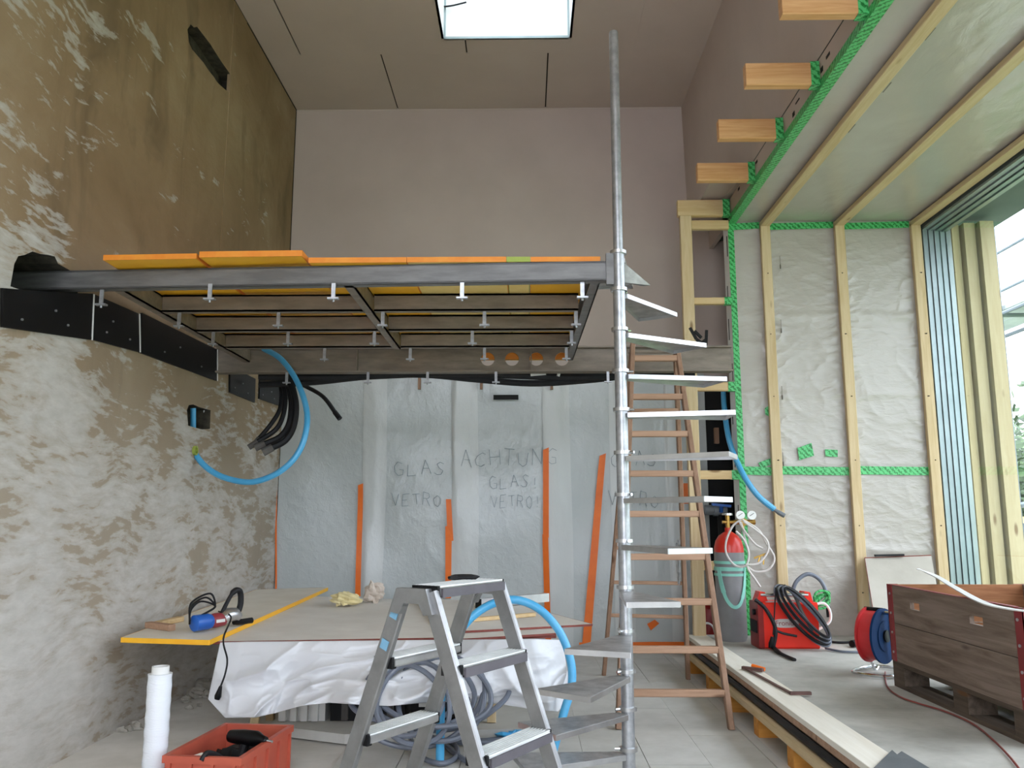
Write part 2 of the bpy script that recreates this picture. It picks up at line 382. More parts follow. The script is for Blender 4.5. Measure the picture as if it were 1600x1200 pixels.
# ---- left wall with its broken-out pockets
def wall_with_holes():
    outer = [(YF-.1, -.2), (YB+.1, -.2), (YB+.1, ZC+.1), (YF-.1, ZC+.1)]
    def px(pts): return [((p := at_x(a, b, XL)).y, p.z) for a, b in pts]
    beam = [(3.66, 2.25), (4.22, 2.28), (4.22, 2.468), (4.02, 2.470), (3.985, 2.497), (3.93, 2.487), (3.86, 2.47), (3.80, 2.462), (3.74, 2.425), (3.695, 2.405), (3.672, 2.36)]
    chase = px([(293, 46), (298, 38), (303, 43), (308, 42), (328, 68), (345, 95), (357, 112), (365, 126), (367, 134), (365, 150), (352, 140), (345, 134), (339, 128), (334, 120), (326, 110), (318, 98), (306, 84), (300, 77), (295, 66)])
    small = px([(292, 641), (295, 633), (302, 632), (311, 636), (329, 641), (328, 670), (316, 671), (304, 668), (294, 665)])
    holes = [(beam, .43), (chase, .10), (small, .30)]
    polys = [[Vector((0, a, b)) for a, b in outer]]+[[Vector((0, a, b)) for a, b in h] for h, _ in holes]
    flat = [v for p in polys for v in p]
    tris = tessellate_polygon(polys)
    m = MB(); m.add([(XL, v.y, v.z) for v in flat], [tuple(t) for t in tris])
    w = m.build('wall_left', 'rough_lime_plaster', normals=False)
    tag(w, 'tall brown plaster wall with pale trowel smears and broken-out pockets', 'wall', kind='structure')
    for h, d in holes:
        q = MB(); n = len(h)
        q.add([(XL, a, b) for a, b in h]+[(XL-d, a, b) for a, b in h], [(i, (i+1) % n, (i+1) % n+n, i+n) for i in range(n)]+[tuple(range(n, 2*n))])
        q.build('wall_pocket', 'shade_dark_rubble', w)
    MB().box(XL-.6, XL-.45, YF-.1, YB+.1, -.2, ZC+.2).build('outer_face', 'shade_dark_rubble', w)
    return w
wl = wall_with_holes()
# shallow pilaster strip of rougher plaster towards the back corner
q = MB()
ya = at_x(352, 240, XL).y
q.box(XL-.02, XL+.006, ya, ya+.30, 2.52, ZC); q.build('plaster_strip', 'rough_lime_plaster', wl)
MB().box(XL-.01, XL+.006, YB-.012, YB, 0, ZC).build('corner_joint', 'joint_dark', wl)
MB().box(XL-.01, XL+.008, YF, YB, ZC-.008, ZC).build('ceiling_joint', 'joint_dark', wl)

# ---- back wall, upper right wall, wall behind the camera
wb = MB().box(XL-.3, 3.9, YB, YB+.2, -.2, ZC+.2).build('wall_back', 'plasterboard')
tag(wb, 'tall plain grey-beige plasterboard end wall above the loft', 'wall', kind='structure')
MB().box(XL, 1.6, YB-.004, YB, ZC-.016, ZC-.004).build('edge_strip', 'plasterboard_ceiling', wb)
def right_wall(u, v):
    y = YF+u*(YB-YF); z = 4.03+v*(ZC+.05-4.03)
    return Vector((1.6+(1-v)*(.03+.20*min(1, max(0, (YB-y)/1.3))), y, z))
wr = sheet('wall_right', 'plasterboard', None, right_wall, 60, 8)
MB().box(1.87, 1.95, YF-.1, YB+.1, 4.0, ZC+.2).build('outer_face', 'plasterboard', wr)
tag(wr, 'plain grey-beige upper wall above the row of sawn-off timbers', 'wall', kind='structure')
FX0, FX1, FZ1 = -2.2, 1.7, 5.0
wf = MB().box(XL-.3, FX0, YF-.2, YF, -.2, ZC+.2).box(FX1, 3.7, YF-.2, YF, -.2, ZC+.2).box(FX0, FX1, YF-.2, YF, FZ1, ZC+.2).build('wall_front', 'plasterboard')
tag(wf, 'wall behind the viewer around the added tall glazing', 'wall', kind='structure')
wg = thing('window_added', 'unseen tall glazing added behind the viewer to brighten the room', 'window', (0, YF, 0), kind='structure')  # unseen glazing, added to brighten floor, table and tarpaulin from behind
MB().add([(FX0, YF-.1, 0), (FX1, YF-.1, 0), (FX1, YF-.1, FZ1), (FX0, YF-.1, FZ1)], [(0, 1, 2, 3)]).build('pane', 'added_window_glass', wg, normals=False)
for x in (FX0, -.63, .43, FX1-.06): MB().box(x, x+.06, YF-.14, YF-.06, 0, FZ1).build('mullion', 'window_alu', wg)
for z in (0, 2.4, FZ1-.06): MB().box(FX0, FX1, YF-.13, YF-.07, z, z+.06).build('transom', 'window_alu', wg)


# ---- high ceiling: plasterboard panels with open joints, skylight shaft
SX0, SX1, SY0, SY1 = -.712, .392, 5.35, 6.735
ce = MB().box(XL-.3, SX0-.03, YF-.1, YB+.2, ZC+.013, ZC+.25).box(SX1+.03, 1.9, YF-.1, YB+.2, ZC+.013, ZC+.25)\
    .box(SX0-.03, SX1+.03, SY1+.03, YB+.2, ZC+.013, ZC+.25).box(SX0-.03, SX1+.03, YF-.1, SY0-.03, ZC+.013, ZC+.25).build('ceiling', 'joint_dark')
tag(ce, 'high grey plasterboard ceiling around the skylight', 'ceiling', kind='structure')
gp = .0065
def panel(*bs):
    m = MB()
    for (x0, x1, y0, y1) in bs: m.box(x0, x1, y0, y1, ZC, ZC+.0128)
    m.build('plasterboard_panel', 'plasterboard_ceiling', ce)
ys = 6.975
panel((XL, -1.308-gp, ys+.0005, YB)); panel((-1.308+gp, .21-gp, ys+.0005, YB)); panel((.21+gp, 1.62, ys+.0005, YB))
panel((XL, -2.04-gp, 5.96, ys)); panel((-2.04+gp, SX0, 5.96, ys), (SX0, -.525-gp, SY1, ys)); panel((-.525+gp, SX1, SY1, ys), (SX1, .98-.001, 5.96, ys)); panel((.98, 1.62, 5.96, ys))
panel((XL, SX0, 4.9, 5.9595)); panel((SX1, 1.62, 4.9, 5.9595))
panel((XL, 1.62, YF, 4.8995)); 
if SY0 > 4.9: panel((SX0, SX1, 4.9, SY0))
sk = thing('window_2', 'bright white skylight shaft in the high ceiling', 'skylight', (-.16, 6.0, ZC), kind='structure')
zt = ZC+.72
MB().box(SX0-.02, SX0, SY0, SY1, ZC+.0, zt).box(SX1, SX1+.02, SY0, SY1, ZC, zt).box(SX0, SX1, SY1, SY1+.02, ZC, zt).box(SX0, SX1, SY0-.02, SY0, ZC, zt).build('shaft_lining', 'white_paint', sk)
MB().box(SX0, SX0+.016, SY1-.016, SY1, ZC, zt).box(SX1-.016, SX1, SY1-.016, SY1, ZC, zt).box(SX0, SX1, SY1-.012, SY1, ZC-.006, ZC+.014).build('corner_bead', 'window_alu', sk)
MB().box(SX0-.06, SX0+.05, SY0-.06, SY1+.06, zt, zt+.06).box(SX1-.05, SX1+.06, SY0-.06, SY1+.06, zt, zt+.06).box(SX0, SX1, SY0-.06, SY0+.05, zt, zt+.06).box(SX0, SX1, SY1-.05, SY1+.06, zt, zt+.06).build('skylight_frame', 'white_paint', sk)
MB().add([(SX0, SY0, zt+.03), (SX1, SY0, zt+.03), (SX1, SY1, zt+.03), (SX0, SY1, zt+.03)], [(0, 3, 2, 1)]).build('pane', 'skylight_glass', sk, normals=False)
pa = at_y(690, 9, SY1-.02)
MB().tube(spline([(SX0+.002, SY1-.03, pa.z-.015), (SX0+.08, SY1-.04, pa.z-.012), (SX0+.20, SY1-.05, pa.z+.012)], 5), .008, 6).build('cable_tail', 'black_rubber', sk, True)

# ---- extension: back wall, ceiling, roof
we = MB().box(XE+.012, 3.83, YE+.02, YE+.20, -.2, 4.02).build('wall_extension', 'plasterboard')
tag(we, 'end wall of the low extension, foil and battens over insulation', 'wall', kind='structure')
MB().box(XE, XE+.012, YE, YE+.20, 0, 4.02).build('edge_board', 'white_paint', we)
MB().box(3.80, 3.83, YE+.2, YB+.05, -.2, 4.02).build('cavity_end', 'plasterboard', we)
MB().box(1.58, 1.9, 6.55, YB+.05, 4.035, 4.08).build('soffit_board', 'plasterboard', we)
m = MB()
for k in range(9):
    z = .5+k*.38; m.box(XE-.002, XE+.001, YE+.10+.04*math.sin(k*2.2), YE+.12+.04*math.sin(k*2.2), z, z+random.uniform(.05, .2))
m.build('black_marks', 'black_matte', we)
rf = MB().box(1.84, 4.36, YF-.1, YB+.2, ZE+.09, ZE+.30).build('ceiling_extension', 'soffit_grey')
tag(rf, 'low foil-lined ceiling of the extension with wooden battens', 'ceiling', kind='structure')
MB().box(XE, XE+.04, YF, YB, ZE+.006, 4.02).build('edge_beam', 'plasterboard', rf)
m = MB(); random.seed(3)
yy_ = 3.3
while yy_ < 7.1:
    L = random.uniform(.02, .1); z = ZE+.06+random.uniform(0, .09)
    m.box(XE-.002, XE, yy_, yy_+L, z, z+random.uniform(.008, .035)); yy_ += L+random.choice((.03, .06, .25, .4))
m.build('black_marks', 'black_matte', rf)

def crinkle(a, b, s):
    v = Vector((a, b, s)); r = 1-abs(N3(v*2.1)); r2 = 1-abs(N3(v*5.3+Vector((7, 1, 2))))
    return .004*(r**7)+.002*(r2**5)+.004*N3(v*1.3)
def wall_foil(u, v):
    x = XE+.01+u*(3.46-XE); z = ZD+v*(ZE-ZD)
    c_ = 0
    for zc_, am in ((2.97, .010), (2.27, .010), (.93, .014), (1.66, .006)):
        e = (z-zc_-.02*N3(Vector((x*2, zc_, 1))))/.035
        c_ += am*math.exp(-e*e)*(.4+.6*abs(N3(Vector((x*3.5, zc_*3, 5)))))
    for bx_ in (2.14, 2.80, 3.47):
        dx_ = min(1, abs(x-bx_)/.28); c_ += .008*(1-dx_)**2*(1-abs(N3(Vector((x*2+z*9, z*7-x*6, bx_)))))**4*1.6
    return Vector((x, YE-.004-crinkle(x*1.1, (z+.35*x)*1.6, 3.0)-c_, z))
sheet('vapour_sheet', 'vapour_foil', we, wall_foil, 200, 320)
def ceil_foil(u, v):
    x = XE+.01+u*(3.46-XE); y = YF+v*(YE-YF)
    return Vector((x, y, ZE-.002+.0-crinkle(x*1.3, y*.9, 9.0)*.8))
sheet('vapour_sheet', 'vapour_foil', rf, ceil_foil, 70, 300)
# small printed dashes along the foil
m = MB()
for k, py in enumerate((408, 508, 612, 716)):
    p = at_y(1219+k*1.5, py, YE-.026); m.box(p.x-.002, p.x+.002, p.y, p.y+.002, p.z-.07, p.z+.05).box(p.x-.005, p.x+.005, p.y, p.y+.002, p.z-.07, p.z-.03)
m.build('printed_mark', 'faint_print', we)
m = MB()
for (px_, py_) in ((1452, 55), (1385, 138), (1330, 202), (1282, 253), (1240, 298)):
    p = at_z(px_, py_, ZE-.02); m.box(p.x-.003, p.x+.003, p.y-.07, p.y+.05, ZE-.021, ZE-.019)
m.build('printed_mark', 'faint_print', rf)
# battens
BX = [(2.10, 2.185), (2.76, 2.845), (3.435, 3.52)]
for (a, b) in BX:
    MB().cbar(((a+b)/2, YE-.042, ZD), ((a+b)/2, YE-.042, ZE-.046), b-a, .044, .004, (0, 1, 0)).build('batten', 'spruce_z', we)
    MB().cbar(((a+b)/2, YF+.01, ZE-.042), ((a+b)/2, YE-.022, ZE-.042), b-a, .044, .004).build('batten', 'spruce_y', rf)
m = MB(); random.seed(11)
for (a, b) in BX:
    for k in range(6):
        z = ZD+.35+k*.55; m.cyl(((a+b)/2+random.uniform(-.02, .02), YE-.066, z), ((a+b)/2, YE-.06, z), .005, 6)
m.build('screw_head', 'joint_dark', we)
# green tape
def tape(parent, *qs):
    for q in qs:
        m = MB(); m.prism(q[0], q[1]); m.build('green_tape', 'green_printed_tape', parent)
segs = [(XE+.03, 2.10), (2.185, 2.76), (2.845, 3.435)]
for k, (a, b) in enumerate(segs):
    for z0, z1, e in ((3.765, 3.825, -.02), (1.565, 1.635, .012)):
        tape(we, ([(a, YE-.024, z0+e*.5), (b, YE-.024, z0-e*.2), (b, YE-.024, z1-e*.2), (a, YE-.024, z1+e*.5)], (0, .002, 0)))
tape(we, ([(XE-.006, YE-.025, ZD-.1), (XE+.05, YE-.025, ZD-.1), (XE+.04, YE-.025, ZE-.02), (XE-.012, YE-.025, ZE-.02)], (0, .003, 0)))
tape(rf, ([(XE-.008, YF, ZE-.024), (XE+.06, YF, ZE-.024), (XE+.06, YE-.02, ZE-.024), (XE-.008, YE-.02, ZE-.024)], (0, 0, .003)))
tape(rf, ([(XE-.006, YF, ZE-.022), (XE-.006, YF, ZE+.035), (XE-.006, YE-.02, ZE+.035), (XE-.006, YE-.02, ZE-.022)], (.003, 0, 0)))
def patch(px_pts): return ([at_y(a, b, YE-.026) for a, b in px_pts], (0, .002, 0))
tape(we, patch([(1246, 700), (1268, 692), (1272, 712), (1249, 719)]), patch([(1289, 702), (1309, 703), (1309, 714), (1290, 713)]),
     patch([(1185, 723), (1204, 716), (1204, 726), (1190, 732)]), patch([(1195, 638), (1201, 634), (1201, 650), (1196, 648)]))

# ---- raised floor of the extension
fr = MB().box(1.40, 3.75, YF, YE+.02, .17, ZD).build('floor_raised', 'screed')
tag(fr, 'dirty grey raised floor of the extension along the window', 'floor', kind='structure')
MB().cbar((1.408, YF, ZD-.006), (1.408, 7.18, ZD-.006), .165, .028, .002).build('edge_plank', 'plank_white', fr)
MB().box(1.332, 1.40, YF, 7.16, .185, .219).build('edge_laminate', 'old_wood_x', fr)
MB().cyl((1.322, YF, .163), (1.322, 7.10, .163), .020, 8).build('rubber_seal', 'black_rubber', fr, True)
MB().box(1.275, 1.40, YF, 7.14, .105, .142).build('lower_board', 'spruce_y', fr)
MB().box(1.45, 1.50, YF, 7.2, -.012, .17).build('inner_skirting', 'joint_dark', fr)
jm = MB().box(-.09, .25, -.05, .05, -.012, .104).build('joist', 'spruce_orange', fr, local=True)
jm.location = (1.39, 2.9, 0); jy = 3.75
while jy < 7.1:
    inst(jm, fr, Matrix.Translation((1.39, jy, 0))); jy += .62 if jy < 5 else .66

# ---- window front
wi = thing('window_1', 'tall aluminium-framed glass front on the right with green-tinged panes', 'window', (XW, 3.0, ZD), kind='structure')
ZH = 3.76
MB().add([(XW+.106, YF, ZD), (XW+.106, YE-.02, ZD), (XW+.106, YE-.02, ZH), (XW+.106, YF, ZH)], [(0, 1, 2, 3)]).build('pane', 'window_glass', wi, normals=False)
for k in range(5):
    xk = XW+.008+k*.045
    MB().box(xk, xk+.040, YE-.05-.012*k, YE+.03, ZD, ZH).build('jamb_profile', 'window_alu', wi)
MB().box(XW, XW+.26, YE-.012, YE+.03, ZD, ZH).build('jamb_gasket', 'window_gasket', wi)
for k in range(4):
    xk = XW+.008+k*.05
    MB().box(xk, xk+.043, YF, YE-.04, ZH-.02-.012*k, ZH+.06).build('head_profile', 'window_alu', wi)
MB().box(XW, XW+.25, YF, YE-.03, ZH, ZH+.07).build('head_gasket', 'window_gasket', wi)
MB().box(XW, XW+.30, YF, YE, ZD-.06, ZD+.05).build('sill', 'window_alu', wi)
for yk in (1.9, -.3):
    MB().box(XW+.06, XW+.15, yk-.04, yk+.04, ZD, ZH).build('mullion', 'window_alu', wi)
for k, (a, b) in enumerate(((3.82, 3.885), (3.905, 4.0), (4.02, 4.14))):
    MB().box(a, b, YE+.0-.05*k, YE+.12, -.2, 3.8).build('outer_board', 'outer_wood', wi)
MB().box(XW+.27, 4.34, YF, YE+.9, ZE+.02, ZE+.09).build('soffit', 'soffit_grey', wi)

# ================================================================== OUTSIDE
gd = MB().box(3.7, 60, -30, 60, -.6, -.4).build('ground_outside', 'lawn')
tag(gd, 'grassy ground outside the window', 'ground', kind='structure')
def scaffold():
    t = thing('scaffolding', 'pale steel scaffolding with walkway standing outside the window', 'scaffolding', (5.4, 9, -.4))
    for X in (5.30, 6.00):
        for Y in (6.6, 9.15, 11.7, 14.2):
            MB().cyl((X, Y, -.4), (X, Y, 5.6), .026, 10).build('standard', 'scaffold_steel', t, True)
    for z in (3.50, 1.40):
        for X in (5.30, 6.00): MB().cyl((X, 5.2, z-.05), (X, 14.6, z-.05), .024, 8).build('ledger', 'scaffold_steel', t, True)
        for Y in (6.6, 9.15, 11.7, 14.2): MB().cyl((5.26, Y, z-.06), (6.06, Y, z-.06), .024, 8).build('transom', 'scaffold_steel', t, True)
    for k in range(2):
        MB().box(5.34+k*.32, 5.64+k*.32, 5.2, 14.6, 3.50, 3.55).build('walkway_plank', 'scaffold_plank', t)
    for z in (4.05, 4.55): MB().cyl((6.04, 5.2, z), (6.04, 14.6, z), .02, 8).build('guard_rail', 'scaffold_steel', t, True)
    MB().cyl((6.02, 9.15, 1.45), (6.02, 11.7, .6), .018, 8).build('brace', 'scaffold_steel', t, True)
    MB().cyl((5.32, 9.15, .5), (5.78, 9.2, -.3), .02, 8).build('brace', 'scaffold_steel', t, True)
    for k in range(2): MB().box(5.34+k*.32, 5.64+k*.32, 7.4, 14.6, .97, 1.02).build('walkway_plank', 'white_plastic', t)
    MB().box(6.03, 6.06, 7.4, 14.6, 1.04, 1.22).build('toe_board', 'fence_wood', t)
    for Y in (9.15, 11.7): MB().box(5.27, 5.38, Y-.05, Y+.05, .95, 1.15).build('coupler', 'scaffold_steel', t)
scaffold()
def tree(label, x, y, h, r, n, seed, mt):
    random.seed(seed)
    t = thing('leafy_tree', label, 'tree', (x, y, -.4), group='trees outside the window')
    MB().tube([(x, y, -.4), (x+.1, y, h*.4), (x, y+.1, h*.8)], [.16, .11, .04], 8).build('trunk', 'bark', t, True)
    cl = [(Vector((x, y, h*.62))+Vector((random.gauss(0, r*.45), random.gauss(0, r*.45), random.gauss(0, h*.20)))) for _ in range(26)]
    m = MB()
    for _ in range(n):
        c = random.choice(cl); p = c+Vector((random.gauss(0, .33), random.gauss(0, .33), random.gauss(0, .30)))*r*.42
        a = Vector((random.gauss(0, 1), random.gauss(0, 1), random.gauss(0, .6))).normalized(); b = a.orthogonal().normalized(); s = random.uniform(.07, .15)
        m.add([p-a*s, p+b*s*.5, p+a*s, p-b*s*.5], [(0, 1, 2, 3)])
    m.build('foliage', mt, t, normals=False)
tree('dark green leafy tree right behind the scaffolding', 9.5, 15.5, 2.75, 2.4, 5200, 5, 'leaf')
tree('pale green tree at the right edge of the view outside', 15.2, 23.0, 3.6, 2.5, 4600, 8, 'leaf_light')
tree('low dark shrub below the tree line outside', 17.6, 31.5, 4.0, 2.6, 3600, 14, 'leaf')
#PART2
# ================================================================== SPIRAL STAIR
def spiral():
    PX, PY = .462, 4.0
    t = thing('spiral_stair', 'narrow galvanised steel spiral stair with wedge treads around one tall pole', 'stair', (PX, PY, 0))
    prof = [(.0295, 0), (.0295, 2.51), (.024, 2.512), (.024, 3.69), (.021, 3.70)]
    MB().lathe((PX, PY, 0), prof, 28).build('pole', 'galv', t, True)
    zs = [2.505, 2.315, 2.114, 1.907, 1.718, 1.511, 1.311, 1.096, .884, .688, .508, .343, .169]
    th0 = [75, 48, 27, 6.5, -14, -35, -57, -77, -96, -125, -143, -160, -180]
    for k, (z, a) in enumerate(zip(zs, th0)):
        A = math.radians(a); B = math.radians(a+(24 if k < 9 else 30)); R = .53
        ca, sa, cb, sb = math.cos(A), math.sin(A), math.cos(B), math.sin(B)
        na = Vector((-sa, ca, 0)); mid = (A+B)/2; md = Vector((math.cos(mid), math.sin(mid), 0)); nn = Vector((-md.y, md.x, 0))
        c = Vector((PX, PY, z-.024))
        hw = .032
        poly = [c+md*.028-nn*hw, c+Vector((R*ca, R*sa, 0)), c+Vector((R*cb, R*sb, 0)), c+md*.028+nn*hw]
        tr = MB().prism(poly, (0, 0, .006)).build('tread', 'galv_tread', t)
        rim = MB()
        for i in range(4):
            p, q = poly[i], poly[(i+1) % 4]; d = Vector((0, 0, -.006))
            rim.bar(p+d, q+d, .004, .022)
        rim.build('folded_rim', 'alu', tr)
        MB().ring((PX, PY, z-.008), .041, .0294, .016, 20).build('collar', 'alu', tr, True)
        MB().cyl((PX+.036*ca, PY+.036*sa, z), (PX+.062*ca, PY+.062*sa, z), .007, 8).build('clamp_bolt', 'chrome', tr, True)
    # bracket plate from the beam end to the pole, and landing plate behind it
    MB().box(.40, .455, 3.985, 4.015, 2.34, 2.50).build('bracket_plate', 'steel_front', t)
    p = [(PX+.02, 4.02, 2.47), (.63, 4.08, 2.36), (.60, 4.10, 2.36), (PX+.01, 4.05, 2.37)]
    MB().prism(p, (0, .006, .004)).build('gusset_plate', 'galv_tread', t)
spiral()

# ================================================================== LOFT STEELWORK
def loft():
    t = thing('loft_steel_frame', 'unfinished loft frame of grey steel beams spanning from the left wall', 'steel frame', (-.9, 5.0, 2.36))
    zb, zt_ = 2.364, 2.463
    def channel(name, a, b, h, w, zb_, mt, side=1):
        a = Vector((a[0], a[1], zb_)); b = Vector((b[0], b[1], zb_)); m = MB()
        d = (b-a).normalized(); n = Vector((-d.y, d.x, 0))*side; tw = .007
        m.bar(a+n*tw/2+Vector((0, 0, h/2)), b+n*tw/2+Vector((0, 0, h/2)), tw, h)
        m.bar(a+n*w/2+Vector((0, 0, .005)), b+n*w/2+Vector((0, 0, .005)), w, .010)
        m.bar(a+n*w/2+Vector((0, 0, h-.005)), b+n*w/2+Vector((0, 0, h-.005)), w, .010)
        return m.build(name, mt, t)
    channel('front_beam', (-2.66, 4.13), (.41, 4.0), .10, .055, zb, 'steel_front')
    channel('side_beam', (-2.085, 4.17), (-2.085, 6.16), .10, .05, zb, 'steel_primer')
    channel('side_beam', (-.872, 4.08), (-.872, 5.69), .10, .05, zb, 'steel_primer')
    channel('side_beam', (.374, 4.06), (.352, 6.12), .10, .05, zb, 'steel_front')
    for y in (4.60, 5.10, 5.62):
        for a, b in ((-2.078, -.925), (-.862, .30)):
            channel('joist', (a, y), (b, y), .098, .05, zb+.001, 'steel_primer')
    # big back beam with round service openings
    hb, z0 = .17, 2.30; yb = 6.20; m = MB()
    outer = [Vector((x, 0, z)) for x, z in ((-2.55, z0), (1.55, z0), (1.55, z0+hb), (-2.55, z0+hb))]
    rings = []
    for px_ in (762, 800, 838, 878):
        c = at_y(px_, 561, yb); rings.append([Vector((c.x+.052*math.cos(2*math.pi*k/18), 0, c.z+.052*math.sin(2*math.pi*k/18))) for k in range(18)])
    polys = [outer]+rings; flat = [v for p in polys for v in p]; tris = tessellate_polygon(polys)
    for dy in (0, .009): m.add([(v.x, yb+dy, v.z) for v in flat], [tuple(q) for q in tris])
    for r_ in rings:
        n = len(r_); m.add([(v.x, yb, v.z) for v in r_]+[(v.x, yb+.009, v.z) for v in r_], [(i, (i+1) % n, (i+1) % n+n, i+n) for i in range(n)])
    m.box(-2.55, 1.55, yb-.045, yb+.055, z0-.012, z0).box(-2.55, 1.55, yb-.045, yb+.055, z0+hb, z0+hb+.012)
    m.build('back_beam', 'steel_primer', t, normals=False)
    m = MB()
    for r_ in rings:
        c = sum(r_, Vector())/len(r_); pts = [(c.x+.056*math.cos(2*math.pi*k/20), yb+.03, c.z+.056*math.sin(2*math.pi*k/20)) for k in range(20)]
        m.tube(pts, .006, 5, closed=True)
    m.build('opening_sleeve', 'formwork_orange', t, True)
    m = MB()
    for px_ in (559, 830): c = at_y(px_, 560, yb); MB().box(c.x-.004, c.x+.004, yb-.04, yb, z0, z0+hb).build('web_stiffener', 'steel_primer', t)
    # hanging T clips
    def clip_mesh(first=[None]):
        return first[0]
    src = None
    rowsT = [(4.03, zb, (143, 328, 521, 722, 910), 458), (4.62, zb, (280, 435, 598, 757, 900), 500), (5.12, zb, (333, 450, 585, 738, 893), 530),
             (5.64, zb, (507, 641, 757, 885), 555), (6.17, 2.288, (448, 575, 668, 775, 950), 590)]
    for y, z, xs, py in rowsT:
        for px_ in xs:
            p = at_y(px_, py, y)
            yy_ = y+(.10 if (y < 4.2 and px_ < 200) else 0)-(p.x+.0)*0
            if src is None:
                m = MB().box(-.010, .010, -.004, .004, -.075, 0).box(-.028, .028, -.014, .014, -.083, -.075).cyl((0, 0, -.095), (0, 0, -.083), .006, 6)
                src = m.build('hanger_clip', 'galv', t, local=True); src.matrix_local = wm(t).inverted() @ Matrix.Translation((p.x, yy_, z))
            else: inst(src, t, wm(t).inverted() @ Matrix.Translation((p.x, yy_, z)))
loft()

# ---- formwork boards lying on the steel: each a board of its own
def board(name, x0, x1, y0, y1, z, th, label, under, edge, rx=0, ry=0, group='yellow formwork boards on the loft steel'):
    t = thing(name, label, 'board', (x0, y0, z), group=group)
    MB().box(x0, x1, y0, y1, z, z+th).build('panel', under, t)
    MB().box(x0, x1, y0-.004, y0, z, z+th).box(x0, x1, y1, y1+.004, z, z+th).box(x0-.004, x0, y0-.004, y1+.004, z, z+th).box(x1, x1+.004, y0-.004, y1+.004, z, z+th).build('painted_edge', edge, t)
    t.rotation_euler = (rx, ry, 0); return t
ZT = 2.465
board('formwork_board', -2.10, -1.64, 3.97, 5.9, ZT+.005, .027, 'yellow formwork board nearest the left wall on the loft', 'formwork_yellow', 'formwork_orange', ry=-.012)
board('formwork_board', -1.615, -1.11, 3.96, 5.9, ZT+.014, .030, 'thicker orange-edged formwork board, second from the left wall', 'formwork_yellow', 'formwork_orange', ry=-.008)
board('formwork_board', -1.085, -.60, 4.02, 6.1, ZT+.002, .027, 'yellow formwork board, third from the left wall', 'formwork_yellow', 'formwork_orange')
board('formwork_board', -.59, -.10, 4.02, 6.1, ZT+.002, .027, 'paler formwork board in the middle of the loft', 'formwork_pale', 'formwork_orange')
board('formwork_board', -.09, .02, 4.02, 6.1, ZT+.002, .026, 'narrow green-ended formwork strip on the loft', 'formwork_pale', 'formwork_green')
board('formwork_board', .03, .37, 4.02, 6.1, ZT+.002, .025, 'yellow formwork board at the loft end next to the stair pole', 'formwork_yellow', 'formwork_orange')
board('formwork_plank', -.45, .42, 6.2565, 6.296, 2.400, .068, 'orange plank fixed behind the round openings of the back beam', 'formwork_yellow', 'formwork_orange', group='planks behind the back beam')

# ---- black membrane plates on the left wall
plates = [([(0, 450), (70, 456), (141, 459), (138, 531), (0, 511)], 'large black plate on the left wall below the beam pocket, nearest the viewer'),
          ([(144, 460), (213, 490), (214, 550), (139, 530)], 'black plate second from the near end of the wall row'),
          ([(219, 489), (336, 546), (336, 595), (216, 551)], 'long black plate in the middle of the wall row'),
          ([(357, 572), (397, 592), (396, 629), (357, 613)], 'small square black plate beside the blue hose'),
          ([(404, 592), (436, 604), (435, 634), (403, 623)], 'small black plate in the far corner under the back beam')]
for pts, lab in plates:
    P = [at_x(a, b, XL+.001) for a, b in pts]; c = sum(P, Vector())/len(P)
    t = thing('wall_plate', lab, 'plate', tuple(P[-1]), group='black plates along the left wall')
    MB().prism(P, (.014, 0, 0)).build('sheet', 'black_plastic', t)
    m = MB(); random.seed(len(lab))
    for k in range(3):
        a = .2+.27*k+random.uniform(-.08, .08); p = P[-1].lerp(P[-2], a).lerp(P[0].lerp(P[min(2, len(P)-3)], a), .25+.3*(k % 2))
        m.cyl((XL+.012, p.y, p.z), (XL+.022, p.y, p.z), .006, 8)
    m.build('fixing_bolt', 'galv', t, True)
    if c.y < 5.9: MB().bar(P[-2]+Vector((.016, .01, 0)), (P[2] if len(P) == 5 else P[1])+Vector((.016, .01, 0)), .006, .006, (1, 0, 0)).build('pale_seam', 'white_plastic', t)

# ---- hoses and conduits at the left
def hose(name, label, cat, pts, r, mt, n=8, seg=10, group=None, ends=None):
    t = thing(name, label, cat, tuple(Vector(pts[0])), group=group)
    MB().tube(spline(pts, seg), r, n).build('hose', mt, t, True)
    if ends:
        a, b = Vector(pts[-2]), Vector(pts[-1]); d = (b-a).normalized()
        MB().cyl(b-d*.01, b+d*.07, r*1.18, 10).build('end_fitting', ends, t, True)
    return t
bl = [at_y(412, 545, 6.1), at_y(440, 562, 6.0), at_y(466, 600, 5.9), at_y(480, 650, 5.8), at_y(470, 700, 5.75), at_y(440, 735, 5.75), at_y(395, 753, 5.8), at_y(350, 746, 5.85), at_y(320, 728, 5.88), at_x(303, 706, XL-.02)]
hose('blue_hose', 'blue hose looping from the loft beam to the hole in the left wall', 'hose', bl, .021, 'blue_hose', 10)
hb_ = thing('hose_sleeve', 'small green sleeve where the blue hose enters the left wall', 'sleeve', tuple(at_x(303, 704, XL)))
p = at_x(303, 703, XL); MB().ring((0, 0, 0), .034, .022, .02, 14).build('sleeve_ring', 'formwork_green', hb_, True, local=True).rotation_euler = (0, math.pi/2, 0)
a, b = at_x(301, 636, XL-.03), at_x(301, 670, XL-.03)
o = MB().cyl(a+Vector((-.02, .06, 0)), b+Vector((-.02, .06, 0)), .02, 10).build('pipe_stub', 'blue_hose', None, True); tag(o, 'short blue pipe inside the square wall pocket', 'pipe', 'pipes in the small wall pocket')
a, b = at_x(322, 636, XL-.03), at_x(322, 670, XL-.03)
